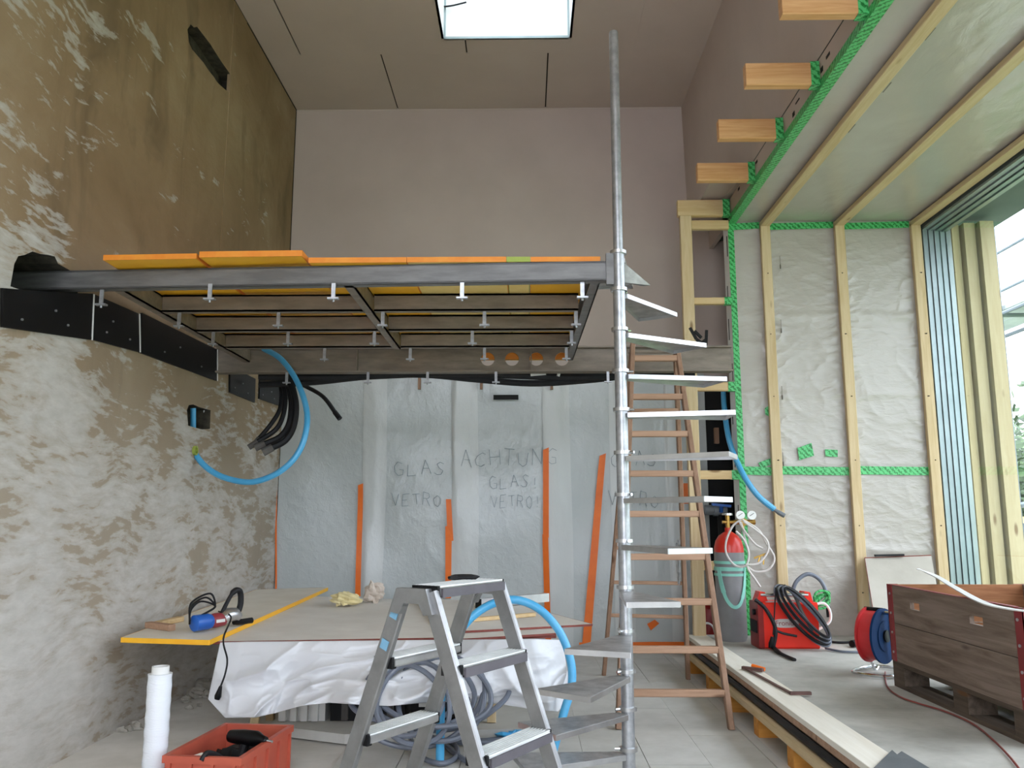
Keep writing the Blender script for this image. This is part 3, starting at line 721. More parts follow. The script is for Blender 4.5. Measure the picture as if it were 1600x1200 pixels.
o = MB().cyl(a+Vector((-.02, .02, 0)), b+Vector((-.02, .02, 0)), .012, 10).build('pipe_stub', 'white_plastic', None, True); tag(o, 'thin white pipe inside the square wall pocket', 'pipe', 'pipes in the small wall pocket')
cond = [([(441, 592), (446, 620), (442, 650), (430, 672), (401, 691)], 6.5), ([(447, 592), (455, 625), (452, 660), (438, 682), (412, 694)], 6.45), ([(453, 593), (462, 630), (459, 665), (446, 688), (424, 700)], 6.4), ([(437, 592), (440, 615), (437, 640), (424, 662), (404, 686)], 6.55)]
for k, (pp, y) in enumerate(cond):
    hose('conduit', ['thin black conduit hanging nearest the corner plates', 'black conduit second in the hanging bundle', 'thick black conduit nearest the blue hose', 'shortest black conduit of the hanging bundle'][k], 'conduit',
         [at_y(a, b, y-.03*i) for i, (a, b) in enumerate(pp)], (.020, .024, .026, .018)[k], 'black_rubber', 8, 8, 'black conduits hanging below the back beam', ends='foam_grey')
hose('conduit', 'single black conduit end curling in front of the plastic sheet', 'conduit', [at_y(425, 588, 6.42), at_y(452, 593, 6.7), at_y(478, 604, 6.9), at_y(505, 620, 6.85), at_y(524, 645, 6.8)], .018, 'black_rubber', 8, 8, 'black conduits hanging below the back beam', ends='black_rubber')
for k, (py0, sag, r, lab) in enumerate(((586, 3, .030, 'upper black cable bundle running along under the back beam'), (592, 7, .026, 'lower black cable bundle sagging under the back beam'), (582, 0, .028, 'black cable bundle tucked right against the back beam'))):
    pts = [at_y(405+85*i, py0+sag*math.sin(i*1.35+k)+(3 if i in (0, 8) else 0), 6.34+.064*k) for i in range(9)]
    t = hose('cable_bundle', lab, 'cable', pts, r, 'black_rubber', 8, 6, 'cable bundles under the back beam')
lb = thing('cable_label', 'small white tag wrapped on the cables under the back beam', 'tag', tuple(at_y(842, 584, 6.3)))
a, b = at_y(829, 585, 6.31), at_y(853, 583, 6.31); MB().bar(a, b, .012, .028).build('tag_sleeve', 'white_plastic', lb)
a = at_y(872, 588, 6.31); MB().cyl(a, a+Vector((.012, 0, .05)), .012, 8).build('tag_clip', 'white_plastic', lb, True)

# ================================================================== PLASTIC SHEET ON THE BACK WALL
def big_sheet():
    t = thing('plastic_sheet', 'large grey-white plastic sheet hung over the lower back wall with handwritten warnings', 'sheet', (-.3, YB-.05, 0))
    Y0 = YB-.05; x0 = at_y(434, 800, Y0).x; x1 = at_y(1108, 800, Y0).x; z1 = 2.58
    folds = [(at_y(px_, 700, Y0).x, w) for px_, w in ((572, .05), (712, .05), (853, .05), (965, .04), (1045, .04))]
    def depth(x, z):
        d = .034*N3(Vector((x*1.2, z*1.1, 2)))+.010*N3(Vector((x*2.6, z*2.1, 4)))
        for fx, w in folds:
            e = (x-fx-.02*math.sin(z*2.2))/w
            if -.35 < e < 3.0: d += .016*(1-(e/3.0))*min(1, (e+.35)/.35)*(.55+.45*math.sin(z*1.4+fx*3))
        r = 1-abs(N3(Vector((x*3.2, z*2.0, 5)))); d += .003*r**6
        r = 1-abs(N3(Vector((x*7+z*2, z*5, 8)))); d += .0015*r**5
        return d
    def fn(u, v):
        x = x0+u*(x1-x0); z = .02+v*(z1-.02)
        return Vector((x, Y0-depth(x, z), z))
    sheet('sheet_film', 'pe_sheet', t, fn, 260, 150)
    def surf(x, z, off): return Vector((x, Y0-depth(x, z)-off, z))
    for px0, px1 in ((566, 603), (706, 747), (850, 892), (954, 985), (1040, 1066)):
        xa, xb = at_y(px0, 700, Y0).x, at_y(px1, 700, Y0).x
        sheet('overlap_strip', 'pe_overlap', t, lambda u, v, xa=xa, xb=xb: surf(xa+u*(xb-xa)+.012*math.sin(v*5+xa), .03+v*(z1-.04), .004+.004*math.sin(u*math.pi)**2), 14, 80)
    def strip(px_pts, off=.020):
        vs = []
        for row in px_pts:
            for (a, b) in row:
                p = at_y(a, b, Y0-.03); vs.append(Vector((p.x, Y0-depth(p.x, p.z)-off, p.z)))
        n = len(px_pts); m = MB(); m.add(vs, [(2*i, 2*i+1, 2*i+3, 2*i+2) for i in range(n-1)])
        o = m.build('orange_tape', 'orange_tape', t, normals=False); md = o.modifiers.new('t', 'SOLIDIFY'); md.thickness = .002
    def run(a, b, w0, w1, n=8, cut=0):
        rows_ = []
        for i in range(n+1):
            s_ = i/n; cx = a[0]+(b[0]-a[0])*s_; cy_ = a[1]+(b[1]-a[1])*s_; w = (w0+(w1-w0)*s_)/2
            rows_.append([(cx-w, cy_+(cut if i == 0 else 0)), (cx+w, cy_)])
        strip(rows_)
    run((563, 755), (559, 932), 8, 8.5, cut=3); run((701, 780), (704, 845), 8, 9, 5); run((701, 822), (700, 935), 10, 9, 6)
    run((853, 699), (853, 840), 9, 9, cut=4); run((852, 835), (857, 1006), 9, 9); run((942, 708), (916, 1008), 10, 13, 10, cut=4)
    run((432, 700), (430, 1000), 2.5, 2.5, 6); run((1072, 755), (1072, 787), 8, 8, 3)
    strip([[(905, 1004), (905, 1012)], [(960, 1004), (960, 1012)], [(1020, 1003), (1020, 1012)], [(1108, 1003), (1108, 1012)]])
    strip([[(1011, 975), (1017, 985)], [(1023, 968), (1030, 974)]])
    # handwriting: thin pen strokes, letter by letter
    G = {'A': [[(0, 0), (.5, 1), (1, 0)], [(.2, .4), (.8, .4)]], 'C': [[(.95, .85), (.6, 1), (.15, .8), (0, .5), (.15, .15), (.6, 0), (.95, .12)]],
         'H': [[(0, 0), (0, 1)], [(1, 0), (1, 1)], [(0, .5), (1, .5)]], 'T': [[(0, 1), (1, 1)], [(.5, 1), (.5, 0)]], 'U': [[(0, 1), (.05, .25), (.4, 0), (.8, .15), (1, 1)]],
         'N': [[(0, 0), (.05, 1), (.9, 0), (1, 1)]], 'G': [[(.95, .9), (.5, 1), (.05, .65), (.1, .2), (.5, 0), (.95, .1), (.95, .45), (.55, .45)]], 'L': [[(0, 1), (.05, 0), (.9, 0)]],
         'S': [[(.9, .9), (.5, 1), (.15, .8), (.4, .55), (.85, .35), (.7, .05), (.3, 0), (0, .12)]], 'V': [[(0, 1), (.5, 0), (1, 1)]], 'E': [[(.9, 1), (0, 1), (0, 0), (.9, 0)], [(0, .5), (.7, .5)]],
         'R': [[(0, 0), (0, 1), (.7, .95), (.8, .7), (.6, .52), (0, .5)], [(.4, .5), (.95, 0)]], 'O': [[(.5, 1), (.05, .7), (.1, .2), (.5, 0), (.92, .25), (.95, .75), (.5, 1)]], '!': [[(.4, 1), (.4, .3)], [(.4, .1), (.4, 0)]]}
    def word(txt, a, b, hpx):
        n = len(txt); cw = (b[0]-a[0])/n
        for i, ch in enumerate(txt):
            m = MB()
            for st in G[ch]:
                pts = []
                for gx, gy in st:
                    px_ = a[0]+cw*(i+.12+.70*gx+.05*math.sin(i*3.7+gy*4)); py_ = a[1]+(b[1]-a[1])*(i/n)-hpx*gy*(1+.12*math.sin(i*2.3+a[0]))+2*math.sin(i*1.9+gx)
                    p = at_y(px_, py_, Y0-.03); pts.append(surf(p.x, p.z, .010))
                for p, q in zip(pts[:-1], pts[1:]): m.bar(p, q, .0035, .006, (0, 1, 0))
            m.build('handwritten_letter', 'pencil_ink', t)
    word('ACHTUNG', (718, 728), (874, 726), 24); word('GLAS!', (762, 763), (846, 760), 18); word('VETRO!', (766, 792), (848, 793), 18)
    word('GLAS', (612, 742), (698, 742), 20); word('VETRO', (610, 789), (692, 790), 18)
    word('GLAS', (952, 728), (1030, 728), 20); word('VETRO', (950, 788), (1032, 792), 20)
    a = at_y(771, 618, Y0-.05); b = at_y(810, 623, Y0-.05)
    MB().box(a.x, b.x, a.y-.005, a.y+.01, b.z-.008, a.z+.006).build('cut_slot', 'black_matte', t)
    m = MB()
    for px_ in (655, 752, 862):
        c = at_y(px_, 600, Y0-.06); m.box(c.x-.013, c.x+.013, c.y, c.y+.03, c.z-.05, c.z+.06)
    m.build('timber_clip', 'old_wood_z', t)
big_sheet()
# dark service shaft right of the sheet with pipe and valve
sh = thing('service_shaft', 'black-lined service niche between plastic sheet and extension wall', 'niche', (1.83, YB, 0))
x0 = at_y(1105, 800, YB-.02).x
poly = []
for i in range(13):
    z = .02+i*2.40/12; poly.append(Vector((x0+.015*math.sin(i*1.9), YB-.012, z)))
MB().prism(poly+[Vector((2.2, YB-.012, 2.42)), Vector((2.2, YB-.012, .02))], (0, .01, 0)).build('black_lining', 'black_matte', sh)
a = at_y(1101, 797, 7.6); b = at_y(1135, 797, 7.6)
MB().cyl(a, b, .045, 14).cyl(at_y(1118, 797, 7.6)-Vector((.02, 0, 0)), at_y(1118, 797, 7.6)+Vector((.02, 0, 0)), .055, 14).build('grey_pipe', 'pvc_grey', sh, True)
a = at_y(1112, 788, 7.52); b = at_y(1142, 791, 7.52); MB().bar(a, b, .03, .022).cyl(at_y(1127, 790, 7.54), at_y(1127, 800, 7.56), .018, 8).build('valve_handle', 'tool_blue', sh)
a = at_y(1127, 800, 7.62); MB().cyl((a.x, 7.62, .3), (a.x, 7.62, a.z), .035, 10).build('down_pipe', 'black_plastic', sh, True)
MB().box(1.79, 1.83, 7.9, 7.95, 1.9, 2.05).build('timber_block', 'old_wood_z', sh)
rc = thing('red_canister', 'dark red canister with pale wire handle behind the wooden ladder', 'canister', (1.62, 7.62, 0))
MB().lathe((1.60, 7.60, 0), [(.09, 0), (.10, .02), (.10, .36), (.08, .42), (.03, .45), (.03, .5)], 18).build('body', 'weld_dark_red', rc, True)
c = at_y(1105, 985, 7.45); MB().tube(spline([c+Vector((-.07, 0, -.06)), c+Vector((-.05, 0, .03)), c+Vector((.0, 0, .06)), c+Vector((.05, 0, .03)), c+Vector((.07, 0, -.05))], 6), .009, 6).build('wire_handle', 'white_plastic', rc, True)

# ================================================================== TIMBER STUD FRAME AND STUBS
def studs():
    t = thing('stud_frame', 'pale spruce stud frame standing between the pole and the extension', 'timber frame', (1.42, 7.15, 0))
    yf = 7.14; X0 = 1.375; X1 = 1.475
    MB().cbar((1.428, yf, -.003), (1.428, yf, 3.86), .10, .06, .003, (0, 1, 0)).build('post', 'spruce_z', t)
    MB().cbar((1.36, yf, 3.935), (XE-.01, yf, 3.935), .06, .145, .003).build('header', 'spruce_x', t)
    for py, h in ((351, .08), (470, .06), (604, .075), (742, .075), (884, .075)):
        p = at_y(1110, py, yf+.03); MB().cbar((1.40, yf+.05, p.z), (XE-.01, yf+.05, p.z), .05, h, .003).build('rail', 'spruce_x', t)
        if py != 351: MB().box(XE-.075, XE-.008, yf+.022, yf+.078, p.z-h/2-.003, p.z+h/2+.003).build('green_tape', 'green_printed_tape', t)
    MB().box(XE-.07, XE-.008, yf-.033, yf+.033, 3.86, 4.012).build('green_tape', 'green_printed_tape', t)
studs()
for k, (px_, py_) in enumerate(((1172, 284), (1220, 219), (1280, 136), (1365, 26))):
    y = at_z(px_, py_, 3.845).y
    t = thing('timber_stub', ['sawn-off timber stub farthest from the viewer, next to the stud frame', 'second sawn-off timber stub from the stud frame', 'third sawn-off timber stub from the stud frame', 'nearest and largest sawn-off timber stub at the top edge'][k], 'timber', (XE, y, 3.92), group='sawn-off timbers along the extension edge')
    m = MB().cbar((1.37, y, 3.92), (XE-.004, y, 3.92), .065, .148, .006); m.build('beam_end', 'spruce_stub', t)
    MB().box(XE-.06, XE-.006, y-.036, y+.036, 3.842, 3.998).build('green_tape', 'green_printed_tape', t)

# ================================================================== WOODEN LADDER
def ladder():
    t = thing('wooden_stepladder', 'tall weathered wooden double ladder standing behind the spiral stair', 'ladder', (.85, 5.6, 0))
    ap = [Vector((1.082, 5.86, 2.41)), Vector((.765, 5.86, 2.41))]
    ft = [Vector((1.178, 5.07, 0)), Vector((.528, 5.07, 0))]; rr = [Vector((1.222, 6.60, 0)), Vector((.60, 6.75, 0))]
    for a, b in zip(ft, ap):
        MB().cbar(a-Vector((0, 0, .003)), b+(b-a).normalized()*.03, .032, .06, .004, (0, 1, 0)).build('front_stile', 'old_wood_z', t)
    for a, b in zip(rr, ap):
        b2 = b+Vector((0, .06, -.02)); MB().cbar(a-Vector((0, 0, .003)), b2, .03, .05, .004, (0, 1, 0)).build('rear_stile', 'old_wood_z', t)
    def z_at(px_, py_, A, B):
        lo, hi = 0, 1
        for _ in range(40):
            s_ = (lo+hi)/2; p = A.lerp(B, s_); v = p-EYE; yy = 600-F*v.dot(_u)/v.dot(_f)
            if yy > py_: lo = s_
            else: hi = s_
        return (lo+hi)/2
    for py in (1083, 1015, 940, 870, 803, 740, 678, 620, 560):
        s_ = z_at(1080, py, ft[0], ap[0]); MB().cbar(ft[1].lerp(ap[1], s_), ft[0].lerp(ap[0], s_), .05, .040, .004).build('rung', 'old_wood_x', t)
    for py in (1018, 965, 912, 857, 640):
        s_ = z_at(1000, py, rr[0], ap[0]); MB().cbar(rr[1].lerp(ap[1], s_)+Vector((0, .03, 0)), rr[0].lerp(ap[0], s_)+Vector((0, .03, 0)), .03, .026, .004).build('rear_rung', 'old_wood_x', t)
    MB().cyl(ap[1]+Vector((-.03, .03, -.03)), ap[0]+Vector((.03, .03, -.03)), .012, 8).build('hinge_rod', 'steel_primer', t, True)
    a = ft[0].lerp(ap[0], .44)+Vector((-.16, .02, 0)); b = rr[0].lerp(ap[0], .42)+Vector((-.05, 0, 0)); ch = MB(); pts = spline([a, a.lerp(b, .3)+Vector((0, 0, -.22)), a.lerp(b, .6)+Vector((0, 0, -.26)), b], 7)
    for i, p in enumerate(pts[:-1]):
        q = pts[i+1]; ch.tube([p.lerp(q, -.15), p.lerp(q, 1.15)], .006 if i % 2 else .009, 5)
    ch.build('safety_chain', 'galv', t, True)
ladder()

# ================================================================== ALUMINIUM STEP LADDER
def alu_ladder():
    phi = .5476; w = .391; gap = .05; mm = .384; zt_ = .977
    u = Vector((math.sin(phi), math.cos(phi), 0)); s_ = Vector((math.cos(phi), -math.sin(phi), 0)); N = Vector((-.352, 2.75, 0))
    t = thing('aluminium_stepladder', 'double-sided aluminium stepladder in the foreground with ribbed treads', 'ladder', tuple(N+u*w/2))
    def rail(fr, sg, z): return N+u*w*fr+s_*sg*(gap+mm*(zt_-z))+Vector((0, 0, z))
    for fr in (0, 1):
        for sg in (-1, 1):
            MB().cbar(rail(fr, sg, 0), rail(fr, sg, zt_-.012), .024, .056, .004, tuple(s_)).build('rail', 'alu_rail', t)
            a = rail(fr, sg, 0); MB().bar(a, rail(fr, sg, .035), .030, .062, tuple(s_)).build('rubber_foot', 'black_rubber', t)
        h = N+u*(w*fr)
        m = MB().prism([h-s_*.085+Vector((0, 0, zt_-.075)), h-s_*.058+Vector((0, 0, zt_+.002)), h+s_*.058+Vector((0, 0, zt_+.002)), h+s_*.085+Vector((0, 0, zt_-.075)), h+s_*.05+Vector((0, 0, zt_-.08)), h+s_*.03+Vector((0, 0, zt_-.045)), h-s_*.03+Vector((0, 0, zt_-.045)), h-s_*.05+Vector((0, 0, zt_-.08))], tuple(u*(.03 if fr else -.03)))
        m.build('hinge_plate', 'alu_rail', t)
    def tread(c, depth, k):
        a = c+u*.014; b = c+u*(w-.014)
        o = MB().cbar(a, b, depth, .028, .006).build('step', 'alu', t)
        m = MB()
        for i in range(7):
            e = s_*(depth*(-.42+.14*i))+Vector((0, 0, .016)); m.bar(a+e, b+e, depth*.085, .005)
        m.build('ribbed_tread', 'alu_ribbed', o)
        m = MB(); ee = s_*(depth*.53*k)+Vector((0, 0, -.004)); m.bar(a+ee, b+ee, .008, .028); m.build('nosing', 'nosing_grey', o)
        for p, q in ((a-u*.012, a+u*.01), (b-u*.01, b+u*.012)): MB().bar(p, q, depth*.9, .036).build('end_cap', 'black_plastic', o)
    for sg in (1, -1):
        for z in (.735, .485, .235):
            c = N+s_*sg*(gap+mm*(zt_-z)-.005)+Vector((0, 0, z)); tread(c, .085, sg)
    # platform on top
    c = N+s_*.03+Vector((0, 0, zt_-.008)); tread(c, .115, 1)
    m = MB(); a = N+u*(w-.10)+Vector((0, 0, zt_+.03)); m.blob(a+s_*(-.03)-Vector((0, 0, .012)), .06, .018, .010, 3, .3); m.build('black_tool_tray', 'black_rubber', t, True)
    # spreader strap
    MB().bar(rail(0, -1, .25)+u*.01, rail(0, 1, .25)+u*.01, .004, .018).build('spreader_strap', 'foam_grey', t)
    for z in (.88, .78): MB().bar(rail(0, -1, z)-u*.0135, rail(0, -1, z+.03)-u*.0135, .03, .002, tuple(u)).build('blue_sticker', 'faded_blue', t)
alu_ladder()
#PART3
# ================================================================== WORK TABLE OF LOOSE BOARDS
TP = Vector((0, 4.85, .52)); TN = Vector((0, -.02143, 1)).normalized()
def on_table(a, b, dz=0): return at_plane(a, b, TP+Vector((0, 0, dz)), TN)
def tz(y): return .52+.02143*(y-4.85)
def flat_board(name, label, px_pts, dz, th, face, edge, group, front=(0,)):
    P = [on_table(a, b, dz) for a, b in px_pts]; t = thing(name, label, 'board', tuple(P[0]), group=group)
    MB().prism([p-Vector((0, 0, th)) for p in P], (0, 0, th)).build('panel', face, t)
    n = len(P)
    for i in front:
        a, b = P[i], P[(i+1) % n]; c = sum(P, Vector())/n; d = (b-a).normalized(); nn = Vector((d.y, -d.x, 0))
        if nn.dot(a-c) < 0: nn = -nn
        o = nn*.002-Vector((0, 0, th/2)); MB().bar(a+o, b+o, .004, th).build('painted_edge', edge, t)
    return t
GB = 'loose boards of the work table'
flat_board('plywood_board', 'wide red-edged plywood sheet under the other boards of the low work table', [(300, 1003), (868, 993), (838, 944), (470, 931)], 0, .014, 'plywood_face', 'plywood_edge_red', GB, (0, 1))
flat_board('formwork_board', 'grey-topped board with orange edges lying along the left wall on the table', [(190, 996), (327, 1000), (512, 918), (402, 921)], .030, .027, 'formwork_face', 'formwork_yellow', GB, (0, 1, 2, 3))
flat_board('plywood_offcut', 'plywood offcut whose pointed corner sticks out to the right of the table', [(700, 987), (925, 975), (800, 942), (648, 934)], .027, .012, 'plywood_face', 'plywood_edge_red', GB, (0, 1))
flat_board('plywood_offcut', 'small brown plywood strip at the front right of the table', [(690, 1000), (868, 989), (862, 978), (712, 986)], .0135, .012, 'plywood_face', 'plywood_edge_red', GB, (0, 1))
for k, (y, lab) in enumerate(((5.15, 'front timber trestle hidden behind the white tarpaulin'), (6.6, 'rear timber trestle under the back of the work table'))):
    t = thing('timber_trestle', lab, 'trestle', (-.8, y, 0), group='trestles under the work table')
    z = tz(y)-.016
    MB().box(-1.65, -.1, y-.04, y+.04, z-.08, z).build('top_bar', 'spruce_x', t)
    for x in (-1.56, -.20):
        for s_ in (-1, 1): MB().cbar((x, y+s_*.16, .0505 if (k == 0 and x > -1) else -.011), (x, y+s_*.02, z-.06), .05, .03, .003).build('leg', 'spruce_z', t)
def crumple(name, label, px_, py_, rx, ry, rz, mt, seed):
    p = on_table(px_, py_, 0); t = MB().blob((p.x, p.y, p.z+rz*1.15), rx, ry, rz, seed, .38, 16, 11, 2.4).build(name, mt, None)
    tag(t, label, 'paper')
crumple('crumpled_paper', 'crumpled cream paper on the work table beside the orange tape foot', 540, 948, .10, .08, .05, 'paper_cream', 4)
crumple('crumpled_bag', 'crumpled grey plastic bag at the back of the work table', 584, 942, .075, .06, .07, 'paper_grey', 9)
t = thing('aluminium_profile', 'pale aluminium channel lying at the back right of the table', 'profile', tuple(on_table(748, 950, .02)))
a, b = on_table(748, 950, .035), on_table(858, 940, .035); d = (b-a).normalized(); nn = Vector((-d.y, d.x, 0)); h = Vector((0, 0, 1))
MB().bar(a+h*.03, b+h*.03, .004, .06).bar(a+h*.058+nn*.03, b+h*.058+nn*.03, .06, .004).bar(a+h*.002+nn*.03, b+h*.002+nn*.03, .06, .004).build('channel', 'alu', t)
MB().bar(a-d*.006+h*.03, a+h*.03, .07, .066).build('end_cap', 'black_plastic', t)
t = MB().cbar(on_table(718, 970, .041), on_table(835, 960, .041), .035, .024, .003).build('wooden_lath', 'spruce_x', None)
tag(t, 'thin pale wooden lath behind the blue hose on the table', 'lath')
for k, (a, b, w, h, lab) in enumerate((((232, 981), (268, 986), .05, .035, 'reddish wooden offcut lying nearest the left wall on the table'), ((246, 979), (282, 971), .05, .03, 'pale wooden offcut beside the power tool'))):
    p, q = on_table(*a, .03), on_table(*b, .03); e = Vector((0, 0, h/2+.001))
    o = MB().cbar(p+e, q+e, w, h, .003).build('wood_offcut', ('old_wood_x', 'spruce_x')[k], None); tag(o, lab, 'offcut', 'wood offcuts on the work table')

# ---- power tool
def tool():
    A = on_table(300, 990, .03); B = on_table(372, 979, .03); d = (B-A); L = d.length; d.normalize(); n = Vector((-d.y, d.x, 0)); h = Vector((0, 0, 1))
    t = thing('power_tool', 'blue and red electric hand tool with coiled cord on the table board', 'power tool', tuple(A))
    c = A+h*.055
    MB().tube([c, c+d*.01, c+d*.10, c+d*.12], [.030, .046, .046, .040], 18).build('motor_housing', 'tool_blue', t, True)
    MB().tube([c+d*.12, c+d*.15, c+d*.21], [.040, .043, .038], 14).build('red_housing', 'tool_red', t, True)
    MB().bar(c+d*.13+n*(-.042), c+d*.19+n*(-.042), .002, .018).build('name_plate', 'white_plastic', t)
    MB().tube([c+d*.20+h*.005, c+d*.24+h*.02, c+d*.29+h*.02, c+d*.32], [.040, .045, .040, .028], 14).build('gear_head', 'alu', t, True)
    MB().tube(spline([c+d*.20+h*.045, c+d*.27+h*.15, c+d*.32+h*.15, c+d*.33+h*.08, c+d*.31+h*.02], 6), [.012]*6+[.018]*19, 10).build('handle', 'black_rubber', t, True)
    MB().tube([c+d*.29-h*.02, c+d*.34-h*.03, c+d*.42-h*.03], [.022, .018, .018], 10).build('side_grip', 'black_plastic', t, True)
    for k in range(3):
        pts = [c+d*(-.02)+h*(.01*k), c+d*.02+h*(.07+.02*k)+n*.05, c+d*(.10+.03*k)+h*(.11+.02*k)+n*.07, c+d*.17+h*(.08)+n*.03, c+d*.10+h*.055, c+d*.02+h*.03]
        MB().tube(spline(pts, 7), .006, 6).build('cord_loop', 'black_rubber', t, True)
    e = at_y(345, 1072, 4.47)
    pts = [c+d*.17+h*.05, c+d*.20+h*.02-n*.08, on_table(352, 1000, .05)+Vector((0, -.03, .01)), at_y(355, 1030, 4.50), at_y(352, 1052, 4.48), e]
    MB().tube(spline(pts, 8), .005, 6).build('cord', 'black_rubber', t, True)
    MB().tube([e, e+Vector((-.012, 0, -.05)), e+Vector((-.016, 0, -.065))], [.008, .018, .014], 10).build('plug', 'black_plastic', t, True)
tool()

# ---- white tarpaulin hanging from the table front
def tarp():
    t = thing('white_tarpaulin', 'crumpled white tarpaulin hanging from the front of the work table', 'tarpaulin', (-.8, 4.7, .3))
    bot = [(325, 1092), (352, 1122), (400, 1121), (430, 1114), (470, 1103), (515, 1098), (560, 1101), (610, 1103), (660, 1098), (720, 1096), (780, 1100), (830, 1108), (872, 1112), (893, 1085)]
    top = [(344, 1004)]+[(344+(880-344)*i/13, 1003-5*i/13) for i in range(1, 13)]+[(878, 1000)]
    def interp(L, u):
        f = u*(len(L)-1); i = min(int(f), len(L)-2); e = f-i; e2 = e*e*(3-2*e)*.5+e*.5
        return (L[i][0]+(L[i+1][0]-L[i][0])*e2, L[i][1]+(L[i+1][1]-L[i][1])*e2)
    def fn(u, v):
        a = interp(top, u); b = interp(bot, u); px_ = a[0]+(b[0]-a[0])*v; py_ = a[1]+(b[1]-a[1])*v
        y = 4.66-.10*v**.8
        x_ = u*5.2; f = v*(1-.3*v)
        fold = .17*f*abs(math.sin(x_*1.05+1.6*v+.4))**1.5+.07*f*N3(Vector((x_*1.4, v*2.5, 3)))+.05*N3(Vector((x_*.8+v, v*1.5, 8)))*f
        for (fq, am, ph) in ((.75, .13, 12), (1.4, .05, 31), (3.0, .010, 5)):
            r = 1-abs(N3(Vector((x_*fq*.9+v*1.7*fq, v*1.3*fq-x_*.55*fq, ph)))); fold += am*(.15+.85*f)*r**6
        fold -= .10*math.exp(-((x_-1.15)/.35)**2-((v-.55)/.3)**2)
        fold *= min(1, .12+u*5)
        if u > .9: y += (u-.9)*3.0*(.3+.7*v)
        return at_y(px_, py_, y-fold)
    sheet('tarp_sheet', 'tarp_white', t, fn, 220, 80, .002)
tarp()
t = thing('grey_plinth', 'low grey angular plinth on the floor under the work table', 'plinth', (-.6, 5.3, 0))
pl = [(-1.46, 4.92), (-.98, 4.72), (-.62, 4.80), (.0, 4.86), (.16, 5.10), (.16, 6.2), (-1.46, 6.2)]
MB().prism([(x, y, 0) for x, y in pl], (0, 0, .05)).build('plinth_slab', 'grey_plinth', t)
t = thing('ribbed_white_box', 'white ribbed plastic box on the plinth under the tarpaulin', 'box', (-1.3, 5.1, .05))
MB().box(-1.43, -1.16, 5.02, 5.30, .05, .34).build('body', 'white_plastic', t)
for k in range(4): MB().box(-1.415+k*.062, -1.380+k*.062, 4.985, 5.022, .055, .335).build('rib', 'white_plastic', t)
t = thing('black_crate', 'black plastic crate in the shade under the tarpaulin', 'crate', (-.98, 5.2, .05))
MB().box(-1.13, -.70, 5.02, 5.05, .05, .32).box(-1.13, -.70, 5.40, 5.43, .05, .32).box(-1.13, -1.10, 5.05, 5.40, .05, .32).box(-.73, -.70, 5.05, 5.40, .05, .32).box(-1.10, -.73, 5.05, 5.40, .05, .07).build('shell', 'black_plastic', t)
for x in (-1.06, -.80): MB().box(x, x+.035, 4.99, 5.02, .06, .31).build('rib', 'foam_grey', t)
MB().box(-1.14, -.69, 5.01, 5.44, .30, .325).build('rim', 'black_plastic', t)
t = thing('black_tool_case', 'black tool case with pale latch beside the hose coil', 'case', (-.6, 5.2, .05))
MB().cbar((-.67, 5.14, .15), (-.36, 5.14, .15), .22, .20, .02).build('case_body', 'black_plastic', t)
MB().box(-.62, -.56, 5.015, 5.03, .13, .19).build('latch', 'white_plastic', t); MB().box(-.52, -.47, 5.015, 5.03, .10, .16).build('red_tab', 'tool_red', t)
t = MB().cbar((-1.1, 4.94, .30), (-.36, 4.96, .30), .07, .022, .003).build('wooden_lath', 'spruce_x', None)
t.data.transform(Matrix.Translation((0, .22, .047))); tag(t, 'pale wooden lath lying on the black crate in the shade', 'lath')

# ---- grey hose coil with loops on the floor, and the tall blue loop behind the step ladder
t = thing('grey_hose_coil', 'heap of dark grey hose coiled between ladder and tarpaulin', 'hose', (-.45, 4.4, 0))
random.seed(21)
loops = [(690, 1085, 104, 56, 4.50), (640, 1085, 86, 52, 4.48), (655, 1085, 78, 62, 4.44), (672, 1080, 92, 56, 4.40), (645, 1092, 62, 64, 4.36), (690, 1085, 76, 64, 4.42), (660, 1095, 95, 70, 4.46), (640, 1100, 48, 55, 4.33)]
for k, (cx, cy_, rx, ry, y) in enumerate(loops):
    pts = []
    for i in range(14):
        a = 2*math.pi*i/14; lean = .12*math.sin(a)
        p = at_y(cx+rx*math.cos(a)*(1+.12*math.sin(2*a+k)), cy_-ry*math.sin(a)*(1-.15*math.cos(a+k)), y+lean+.02*math.sin(3*a+k)); p.z = max(p.z, .016); pts.append(p)
    MB().tube(spline(pts, 5, closed=True), .0135, 8, closed=True).build('hose_loop', 'grey_hose', t, True)
for k, pp in enumerate(([(660, 1110), (700, 1140), (745, 1157), (800, 1154), (798, 1180), (760, 1196), (725, 1187), (690, 1160)], [(640, 1150), (655, 1180), (690, 1193), (714, 1180), (705, 1160), (655, 1148), (610, 1140)], [(775, 1080), (805, 1120), (803, 1148), (780, 1158), (720, 1160), (680, 1155)])):
    pts = [at_z(a, b, .016) for a, b in pp]
    MB().tube(spline(pts, 8), .0135, 8).build('hose_loop', 'grey_hose', t, True)
t = MB().blob(tuple(at_z(806, 1152, .02)), .09, .05, .03, 6, .6, 14, 9, 3).build('blue_plastic_scrap', 'blue_hose', None); tag(t, 'crumpled scrap of blue plastic on the floor beside the hose', 'scrap')
bp = [(688, 1148, 4.34), (690, 1085, 4.36), (700, 1035, 4.40), (722, 982, 4.44), (758, 949, 4.47), (800, 937, 4.5), (840, 950, 4.5), (873, 985, 4.5), (891, 1030, 4.48), (893, 1072, 4.46), (882, 1110, 4.43)]
pts = [at_y(a, b, y) for a, b, y in bp]; pts[0].z = .02; pts.append(Vector((.12, 4.36, .03)))
hose('blue_hose', 'tall upright loop of blue hose behind the aluminium stepladder', 'hose', pts, .0215, 'blue_hose', 12)

